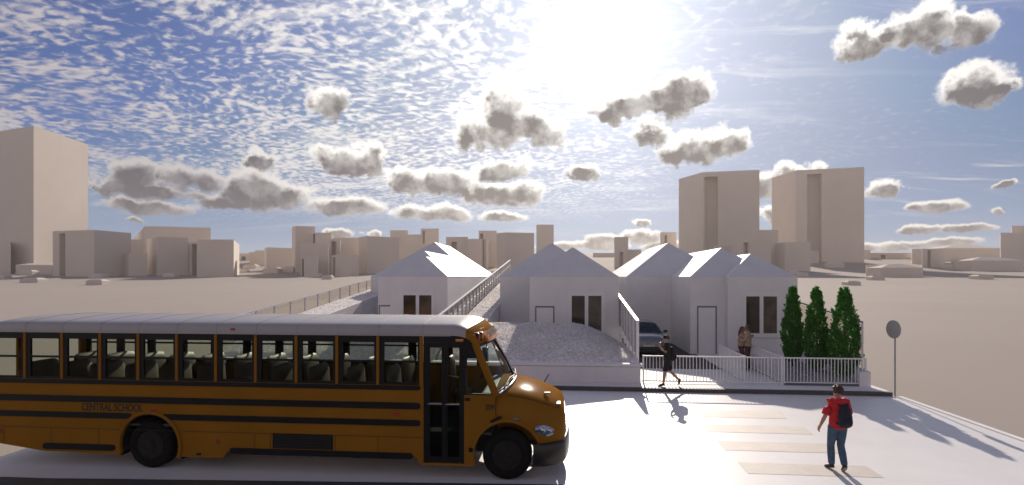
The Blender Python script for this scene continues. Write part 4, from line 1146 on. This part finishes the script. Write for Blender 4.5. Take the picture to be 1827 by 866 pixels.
def hut(label, p0, p1, yt, yb):
    d = depth_of_base(yb); a, b = Vector((*at_depth(p0, d), 0)), Vector((*at_depth(p1, d), 0))
    u = b - a; n = Vector((-u.y, u.x, 0)) * .7
    zb, zt = CAMZ + (HY - yb) * d / F, top_z(yt, d); zm = zb + (zt - zb) * .72
    e = empty('hut', (a.x, a.y, zb), label=label, cat='hut', group='low huts on the open ground')
    pl = [a, b, b + n, a + n]
    MB().prism_xy([(p.x, p.y) for p in pl], zb - 1.5, zm).build('wall', M['city'], e)
    c = sum(pl, Vector()) / 4; tp = [c + (p - c) * .62 for p in pl]
    vs = [(p.x, p.y, zm + .01) for p in pl] + [(p.x, p.y, zt) for p in tp]
    MB().add(vs, [(4, 5, 6, 7), (0, 1, 5, 4), (1, 2, 6, 5), (2, 3, 7, 6), (3, 0, 4, 7), (3, 2, 1, 0)]).build('roof', M['city'], e)

# far left
corner_block('huge plain tower filling the left edge of the skyline', (-110, 252), (60, 225), (157, 258), 488.5)
flat_block('low pale block left of the dark courtyard walls', -60, 19, 431, 489, 20)
flat_block('dark recessed block with a slot, below the huge left tower', 18, 60, 430, 487, 16, slot=(24, 32, 6), ys=434)
flat_block('taller dark recessed block between the slot and the broad front block', 45, 100, 414.5, 485.5, 16)
corner_block('broad front block with a tall dark slot near its left edge', (94, 413.5), (168, 411), (234, 416.5), 494, slot=(0, .16, .31, 4), ys=415)
corner_block('small box block leaning against the broad slotted block', (222, 454), (230, 453), (263, 453.5), 493)
flat_block('low far block seen through the gap right of the broad block', 234, 266, 428, 485, 20)
corner_block('long high back block behind the stepped front block', (236, 430), (258, 404), (376, 407), 487)
corner_block('stepped front block with rounded left wall below the long back block', (262, 428), (282, 423.5), (336, 425.5), 492.5)
flat_block('dark slot bay between two pale front blocks', 333, 354, 433, 491.5, 12, slot=(342, 351, 5), ys=436)
corner_block('pale block with chamfered right edge ending the left group', (351, 428.5), (417, 429.5), (427, 437), 494)
flat_block('thin upper storey behind the chamfered pale block', 372, 418, 428, 489, 14)
hip_house('low gabled house in front of the dark courtyard blocks', 28, 93, 473, 469, 490, 14, .25)
for p0, p1, yt, yb, lb in ((36, 57, 482, 491.5, 'low hut in front of the gabled house'), (35, 67, 496, 505.5, 'wide low hut nearest the left edge of the picture'), (157, 182, 489, 497, 'upper of two stacked looking huts before the broad block'),
                           (153, 182, 499, 509, 'lower of two stacked looking huts before the broad block'), (290, 311, 488, 494.5, 'tiny hut at the foot of the stepped front block'), (-12, 8, 489.5, 498, 'hut cut off by the left picture edge')):
    hut(lb, p0, p1, yt, yb)
# middle left
flat_block('far low hall with dark openings in the gap', 426, 447, 453, 465, 20, slot=(431, 438, 8), ys=458)
flat_block('far pale block right of the low hall', 445, 474, 450.5, 472, 20)
flat_block('far pale narrow block beside the dark wide block', 455, 480, 447.5, 474, 15)
corner_block('dark wide block with a pale left edge', (472, 443.5), (476, 442), (530, 444), 484)
corner_block('tall pale tower of the middle left group', (521, 406), (527, 404), (562, 405), 487)
flat_block('narrow tower part with a dark slot on its left', 557, 592, 416, 488, 16, slot=(558.5, 562, 5), ys=418)
flat_block('pale front block below the tall tower', 536, 586, 435, 492, 14)
flat_block('block with a small square opening under its roof', 584, 607, 427, 490, 12, slot=(591, 600, 3), ys=431)
flat_block('small slotted block at the foot of the tower', 537.5, 567, 459, 493.5, 8, slot=(538.5, 542, 3), ys=462)
corner_block('box block with a bright right corner and slot', (592, 456), (624, 455), (640, 456), 493.5, slot=(0, .05, .2, 3), ys=458)
flat_block('long flat back block right of the middle tower', 595, 645, 425, 487, 15)
corner_block('big dark block reaching the left white house', (640, 424), (655, 422), (712, 425), 489)
for p0, p1, yt, yb, lb in ((469, 496, 477, 488, 'dark flat hut in front of the dark wide block'), (497, 523, 475, 487, 'second dark hut beside the tall tower foot'), (554, 572, 488, 495, 'round topped hut at the foot of the slotted block'),
                           (574, 592, 491.5, 499, 'bright hut standing before the box block'), (433, 456, 472, 479.5, 'hut in the gap before the far hall'), (427, 441, 481, 487, 'small dark hut at the corner of the chamfered block'), (527, 535, 474, 480, 'tiny hut squeezed between the dark wide block and the tower')):
    hut(lb, p0, p1, yt, yb)
# behind the houses
flat_block('roof box with a chamfered top left of the higher box', 696, 728, 411.5, 470, 12, d=520)
flat_block('long upper block joining two roof boxes', 720, 760, 419, 470, 14, d=505)
flat_block('higher roof box with a slot above the left white roof', 751, 783, 408.5, 470, 12, slot=(754, 758, 4), ys=412, d=500)
flat_block('front block with a tall slot left of the white roof apex', 692, 762, 438, 482, 12, slot=(701, 709, 4), ys=443)
flat_block('small block with a window slot behind the white roof apex', 745, 800, 436, 478, 10, slot=(753, 761, 3), ys=439)
flat_block('block with a square window slot above the sunlit roof', 796, 835, 423.5, 478, 14, slot=(805, 815, 4), ys=432, d=430)
flat_block('lower joined block with a dark right side above the sunlit roof', 833, 861, 427, 478, 14, d=428)
corner_block('dark narrow side block beside the slim tower', (858, 429), (868, 427.5), (872, 428), 480)
flat_block('slim tower with a small window slot above the tinted fence', 854, 886, 412.5, 484, 12, slot=(857, 862, 3), ys=417, d=440)
corner_block('wide smooth block between the slim tower and the middle house', (886, 417), (902, 415.5), (953, 416.5), 484)
flat_block('lone slender tower behind the middle house roof', 957, 988, 401.5, 465, 14, d=540)
flat_block('low dark blocks right of the middle house roof', 1058, 1098, 452, 470, 20, d=620)
flat_block('small pale tower between middle and right houses', 1096, 1121, 423.5, 478, 12, slot=(1105, 1112, 3), ys=450, d=440)
flat_block('stepped low wing of the small pale tower', 1120, 1144, 446, 478, 12, d=442)
flat_block('far tower with a thin slot left of the twin towers', 1178, 1207, 415, 465, 14, slot=(1186, 1190, 3), ys=420, d=560)
# twin towers
corner_block('left one of the twin high towers with a tall slot', (1211, 320), (1253, 308), (1355, 303.5), 468, slot=(1, .04, .28, 6), ys=316)
T2 = corner_block('right one of the twin high towers with a dark left side', (1377, 318), (1420, 304.5), (1542, 298.5), 467, slot=(1, .17, .385, 6), ys=312)
flat_block('mid height block filling the foot of the twin tower gap', 1340, 1389, 411, 474, 14, d=420)
flat_block('plain block with slot in front of the left twin tower', 1316, 1376, 428, 478, 12, slot=(1327, 1336, 3), ys=433, d=400)
corner_block('cube block with dark left side before the right twin tower', (1382, 434.5), (1401, 433), (1446, 432.5), 484)
flat_block('small box at the slot foot of the right twin tower', 1445, 1461, 448, 470, 8)
flat_block('low wide block right behind the right house roof', 1333, 1380, 455, 482, 10)
flat_block('tiny parapet block left of the right house window roof', 1273, 1305, 439, 475, 10, d=430)
# right
flat_block('narrow low annex at the right foot of the right twin tower', 1540, 1553, 446.5, 463, 12)
V = flat_block('long far hall with dark openings on the right', 1552, 1628, 452, 462, 20, slot=(1572, 1580, 8), ys=455)
flat_block('long low block with a slot on the right', 1627, 1686, 445, 471, 14)
flat_block('front part of the low block with a tall slot', 1645, 1686, 444.5, 478, 8, slot=(1655, 1661, 3), ys=446.5)
hip_house('very long hall with a shallow pitched roof', 1684, 1790, 443, 434.5, 466, 40, .45)
flat_block('stepped tower at the right picture edge, lower part', 1785, 1850, 416, 478, 14)
flat_block('stepped tower at the right picture edge, upper part', 1805, 1880, 403.5, 474, 14)
hip_house('large hip roofed house on the right', 1734, 1826, 465, 458, 484, 16, .35)
hip_house('many sided low house with a pale roof on the right', 1573, 1647, 478, 471, 495, 12, .35)
flat_block('small dark box house beside the many sided one', 1545, 1575, 473.5, 493, 6)
flat_block('dark slatted box before the long low block', 1697, 1731, 460, 481, 6)
for p0, p1, yt, yb, lb in ((1482, 1507, 467.5, 478, 'dark hut on the slope below the right twin tower'), (1512, 1536, 501.5, 509.5, 'pale hut above the conifers'), (1745, 1773, 490.5, 499, 'pale hut in front of the large hip roofed house'),
                           (1412, 1425, 482.5, 489.5, 'small hut left of the pair beside the right house roof'), (1427, 1443, 486.5, 493.5, 'small hut right of the pair beside the right house roof'), (1556, 1579, 492.5, 500.5, 'hut in front of the small dark box house'), (1697, 1726, 471.5, 481.5, 'hut with pale roof before the dark slatted box')):
    hut(lb, p0, p1, yt, yb)

# ------------------------------------------------------------------ daylight
SUN_EL, SUN_AZ = R(24.0), R(5.3)          # azimuth from +Y towards +X
SUNV = Vector((math.sin(SUN_AZ) * math.cos(SUN_EL), math.cos(SUN_AZ) * math.cos(SUN_EL), math.sin(SUN_EL)))
sl = bpy.data.lights.new('sun', 'SUN'); sl.energy = 4.2; sl.angle = R(.5); sl.color = (1.0, .885, .765)
so = bpy.data.objects.new('sun', sl); COL.objects.link(so)
so.rotation_euler = (-SUNV).to_track_quat('-Z', 'Y').to_euler()
so.location = (0, 0, 60)

W = bpy.data.worlds.new('World'); SC.world = W; W.use_nodes = True
nt = W.node_tree; nt.nodes.clear()
L = nt.links.new
def nd(t, **kw):
    n = nt.nodes.new(t)
    for k, v in kw.items(): setattr(n, k, v)
    return n
def setin(n, i, v):
    if hasattr(v, 'is_output') or isinstance(v, bpy.types.NodeSocket): L(v, n.inputs[i])
    else: n.inputs[i].default_value = v
def ma(op, a, b=0.0, c=0.0, clamp=False):
    n = nd('ShaderNodeMath', operation=op); n.use_clamp = clamp
    setin(n, 0, a); setin(n, 1, b)
    if op in ('MULTIPLY_ADD', 'SMOOTH_MIN', 'SMOOTH_MAX'): setin(n, 2, c)
    return n.outputs[0]
def vm(op, a, b=None, c=None):
    n = nd('ShaderNodeVectorMath', operation=op); setin(n, 0, a)
    if b is not None: setin(n, 1, b)
    if c is not None: setin(n, 2, c)
    return n
def mr(v, a, b, c=0.0, d=1.0, smooth=True):
    n = nd('ShaderNodeMapRange'); n.interpolation_type = 'SMOOTHSTEP' if smooth else 'LINEAR'
    setin(n, 0, v); setin(n, 1, a); setin(n, 2, b); setin(n, 3, c); setin(n, 4, d); return n.outputs[0]
def noise(vec, scale, detail=4, rough=.55, dist=0.0):
    n = nd('ShaderNodeTexNoise'); setin(n, 'Vector', vec); n.inputs['Scale'].default_value = scale
    n.inputs['Detail'].default_value = detail; n.inputs['Roughness'].default_value = rough; n.inputs['Distortion'].default_value = dist
    return n
def mixc(f, a, b):
    n = nd('ShaderNodeMix', data_type='RGBA'); setin(n, 0, f); setin(n, 6, a); setin(n, 7, b); return n.outputs[2]

tc = nd('ShaderNodeTexCoord'); D = vm('NORMALIZE', tc.outputs['Generated']).outputs[0]
sx = nd('ShaderNodeSeparateXYZ'); L(D, sx.inputs[0]); X_, Y_, Z_ = sx.outputs
sky = nd('ShaderNodeTexSky', sky_type='NISHITA'); sky.sun_disc = False
sky.sun_elevation = SUN_EL; sky.sun_rotation = SUN_AZ; sky.air_density = 1.0; sky.dust_density = .6; sky.ozone_density = 2.0
sund = vm('DOT_PRODUCT', D, tuple(SUNV)).outputs['Value']
sd01 = ma('MAXIMUM', sund, 0.0)
# flat cloud sheet seen in perspective
zc = ma('ADD', ma('MAXIMUM', Z_, 0.0), .10)
P2 = nd('ShaderNodeCombineXYZ'); L(ma('DIVIDE', X_, zc), P2.inputs[0]); L(ma('DIVIDE', Y_, zc), P2.inputs[1])
P = P2.outputs[0]
Xp, Yp = P2.inputs[0].links[0].from_socket, P2.inputs[1].links[0].from_socket
warp = noise(P, 1.1, 3, .5)
Pw = vm('MULTIPLY_ADD', vm('SUBTRACT', warp.outputs['Color'], (.5, .5, .5)).outputs[0], (.35, .35, 0), P).outputs[0]
rotP = nd('ShaderNodeMapping'); L(Pw, rotP.inputs[0]); rotP.inputs['Rotation'].default_value = (0, 0, R(28)); rotP.inputs['Scale'].default_value = (1.0, 1.12, 1)
cells = ma('ADD', ma('MULTIPLY', noise(rotP.outputs[0], 23.0, 4, .5, .35).outputs['Fac'], .70), ma('MULTIPLY', noise(rotP.outputs[0], 5.0, 3, .5, .4).outputs['Fac'], .34))
broad = noise(P, .85, 3, .5).outputs['Fac']
left = mr(ma('ARCTAN2', X_, Y_), -.25, .52, 1.0, 0.0)      # 1 on the left half, 0 to the right
back = mr(Y_, .25, -.25)                                    # added unseen cloud deck behind the viewer, brightens the shaded walls and city
cover = ma('MULTIPLY_ADD', left, .115, ma('MULTIPLY', ma('SUBTRACT', broad, .5), .30))
cov2 = ma('MULTIPLY_ADD', mr(sund, .80, .99), .02, cover)
thr = ma('SUBTRACT', .585, cov2)
alto = mr(cells, ma('SUBTRACT', thr, .03), ma('ADD', thr, .18))
alto = ma('MULTIPLY', alto, mr(Z_, .07, .17))
alto = ma('MULTIPLY', alto, ma('MULTIPLY_ADD', left, .86, .14))
# wisps on the right
rotQ = nd('ShaderNodeMapping'); L(Pw, rotQ.inputs[0]); rotQ.inputs['Rotation'].default_value = (0, 0, R(-24)); rotQ.inputs['Scale'].default_value = (.26, 1.5, 1)
wis = noise(rotQ.outputs[0], 2.2, 7, .62, .9).outputs['Fac']
cirr = mr(wis, .515, .72, 0.0, .95)
cirr = ma('MULTIPLY', cirr, mr(noise(P, .7, 2, .5).outputs['Fac'], .38, .58, .15, 1.0))
cirr = ma('MULTIPLY', cirr, mr(Z_, .05, .14))
lowmist = mr(Z_, .22, .0, 0.0, .62)
# blue of the sky
blue = vm('MINIMUM', vm('MULTIPLY', sky.outputs[0], (.235, .335, .60)).outputs[0], (1.35, 2.05, 3.7)).outputs[0]
S_BG = .085
alt_col = mixc(mr(sund, .62, .985), (4.9, 4.5, 4.65, 1), (8.4, 8.1, 7.8, 1))
c = mixc(ma('MULTIPLY', cirr, .9), blue, alt_col)
c = mixc(ma('MULTIPLY', alto, .92), c, alt_col)
c = mixc(ma('MULTIPLY', ma('MULTIPLY', back, .9), mr(Z_, .62, .22)), c, (6.7, 5.65, 5.35, 1))  # warm fill tone of the added deck, strongest low in the sky
c = mixc(lowmist, c, (1.7, 3.1, 4.9, 1))
# sun seen through the thin sheet
glow = ma('MULTIPLY_ADD', ma('POWER', sd01, 11.0), 4.3, ma('MULTIPLY_ADD', ma('POWER', sd01, 34.0), 2.2, ma('MULTIPLY', ma('POWER', sd01, 150.0), 3.0)))
gl = vm('SCALE', (1.0, .975, .945)); L(glow, gl.inputs['Scale'])
c = vm('ADD', c, gl.outputs[0]).outputs[0]
# heaped clouds: soft ellipsoids placed by bearing and elevation
AZ = ma('ARCTAN2', X_, Y_); EL = ma('ARCSINE', Z_)
AE = nd('ShaderNodeCombineXYZ'); L(AZ, AE.inputs[0]); L(EL, AE.inputs[1])
n1 = noise(D, 13.0, 6, .62).outputs['Color']; n2 = noise(D, 42.0, 4, .6).outputs['Color']
w1 = vm('MULTIPLY', vm('SUBTRACT', n1, (.5, .5, .5)).outputs[0], (.115, .075, 0)).outputs[0]
w2 = vm('MULTIPLY', vm('SUBTRACT', n2, (.5, .5, .5)).outputs[0], (.022, .022, 0)).outputs[0]
calm = nd('ShaderNodeCombineXYZ'); calm.inputs[0].default_value = 1.0; L(mr(Z_, .02, .30, .30, 1.0), calm.inputs[1])   # far clouds lie flatter
AEw = vm('ADD', AE.outputs[0], vm('MULTIPLY', vm('ADD', w1, w2).outputs[0], calm.outputs[0]).outputs[0]).outputs[0]
CL = [  # pixel centre, half width, half height
    (230, 312, 62, 30), (330, 315, 62, 24), (270, 340, 90, 16), (262, 369, 85, 14), (455, 334, 75, 36), (520, 348, 50, 22), (420, 362, 72, 16), (228, 391, 16, 5),
    (458, 287, 26, 14), (612, 365, 74, 17), (618, 286, 58, 26), (660, 285, 30, 30), (582, 180, 40, 24), (740, 322, 60, 22), (800, 322, 75, 26), (893, 302, 48, 16), (893, 345, 75, 24),
    (768, 380, 66, 16), (893, 387, 50, 10), (900, 205, 52, 62), (880, 235, 85, 32), (950, 228, 58, 34), (1115, 190, 80, 24), (1200, 175, 60, 34), (1245, 160, 34, 30),
    (1165, 240, 40, 22), (1245, 262, 80, 30), (1300, 252, 50, 26), (1050, 302, 32, 18), (1545, 70, 60, 26), (1640, 50, 70, 40), (1715, 55, 55, 36), (1735, 155, 78, 38), (1790, 150, 40, 24),
    (1562, 336, 40, 17), (1672, 366, 58, 13), (1775, 377, 22, 7), (1640, 408, 46, 8), (1715, 407, 46, 7), (1660, 432, 80, 8), (1805, 331, 32, 7), (1075, 425, 42, 13), (1150, 420, 40, 14), (1060, 437, 60, 10), (1190, 437, 50, 10), (1150, 395, 20, 7),
    (607, 416, 24, 9), (672, 417, 20, 8), (1370, 330, 26, 26), (1420, 310, 40, 22), (1390, 380, 22, 20), (180, 330, 20, 22), (1000, 440, 40, 10), (1580, 440, 60, 9)]
acc = acc2 = None
for (px, py, hw, hh) in CL:
    v = Vector(((px - CX) / F, 1.0, (HY - py) / F)); v = Vector((v.x * CT - v.y * ST, v.y * CT + v.x * ST, v.z))
    az, el = math.atan2(v.x, v.y), math.atan2(v.z, math.hypot(v.x, v.y))
    dist = v.length
    ra = hw / F / (1 + ((px - CX) / F) ** 2) * 1.10; re = hh / F / dist * 1.08
    q = vm('MULTIPLY_ADD', AEw, (1 / ra, 1 / re, 0), (-az / ra, -el / re, 0)).outputs[0]
    q2 = vm('DOT_PRODUCT', q, q).outputs['Value']
    acc = q2 if acc is None else ma('SMOOTH_MIN', acc, q2, .05)
    qs = vm('ADD', q, (0, .34, 0)).outputs[0]; q3 = vm('DOT_PRODUCT', qs, qs).outputs['Value']
    acc2 = q3 if acc2 is None else ma('SMOOTH_MIN', acc2, q3, .15)
def billow(scale):
    n = nd('ShaderNodeTexVoronoi', feature='SMOOTH_F1'); L(vm('ADD', D, vm('MULTIPLY', vm('SUBTRACT', n2, (.5, .5, .5)).outputs[0], (.03, .03, .03)).outputs[0]).outputs[0], n.inputs['Vector'])
    n.inputs['Scale'].default_value = scale; n.inputs['Smoothness'].default_value = .35
    return n.outputs['Distance']
b1 = ma('ADD', ma('MULTIPLY', ma('SUBTRACT', billow(24.0), .42), .80), ma('MULTIPLY', ma('SUBTRACT', billow(60.0), .42), .38))
dens = ma('SUBTRACT', ma('SUBTRACT', 1.0, acc), b1)
cov = mr(dens, -.30, .38)
core = mr(ma('SUBTRACT', ma('SUBTRACT', 1.0, acc2), ma('MULTIPLY', b1, .8)), -.05, .72)
puff = noise(D, 26.0, 5, .6).outputs['Fac']
core = ma('MULTIPLY', core, mr(puff, .25, .75, .62, 1.2), clamp=True)
rim_c = mixc(mr(sund, .70, .97), (5.0, 4.75, 4.8, 1), (12.0, 11.6, 11.0, 1))
drk_c = mixc(mr(sund, .74, .98), (.95, .93, 1.2, 1), (2.2, 2.0, 1.95, 1))
cum = mixc(core, rim_c, drk_c)
cov = ma('MULTIPLY', cov, mr(Z_, .0, .02))
c = mixc(cov, c, cum)
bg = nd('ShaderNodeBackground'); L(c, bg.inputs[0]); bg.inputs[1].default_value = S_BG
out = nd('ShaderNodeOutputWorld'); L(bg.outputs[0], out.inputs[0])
W.cycles.sampling_method = 'MANUAL'; W.cycles.sample_map_resolution = 1024

# ------------------------------------------------------------------ warm air
hz = MB().box(-2900, 2900, -700, 2100, -2, 128).build('haze', M['terrain'])
hm = bpy.data.materials.new('haze_air'); hm.use_nodes = True; hn = hm.node_tree; hn.nodes.clear()
ho = hn.nodes.new('ShaderNodeOutputMaterial'); pv = hn.nodes.new('ShaderNodeVolumePrincipled')
pv.inputs['Color'].default_value = (.93, .865, .80, 1); pv.inputs['Density'].default_value = .00021; pv.inputs['Anisotropy'].default_value = .3
hn.links.new(pv.outputs[0], ho.inputs['Volume']); hz.data.materials.clear(); hz.data.materials.append(hm)
tag(hz, 'thin warm haze over the whole city', 'haze', kind='stuff')

# ------------------------------------------------------------------ camera and picture
cam = bpy.data.cameras.new('camera'); co = bpy.data.objects.new('camera', cam); COL.objects.link(co)
co.location = (0, 0, CAMZ); co.rotation_euler = (R(90), 0, TH)
cam.sensor_width = 36; cam.lens = 36 * F / 1827; cam.shift_x = 0; cam.shift_y = (HY - 433) / 1827
cam.clip_start = .1; cam.clip_end = 20000
cam.dof.use_dof = True; cam.dof.focus_distance = 13.0; cam.dof.aperture_fstop = .85
SC.camera = co
vs = SC.view_settings
vs.view_transform = 'Standard'; vs.look = 'None'; vs.exposure = 0.36; vs.gamma = 1.0; vs.use_curve_mapping = False
SC.cycles.max_bounces = 8; SC.cycles.transparent_max_bounces = 16
SC.cycles.use_denoising = True
SC.cycles.sample_clamp_indirect = 6
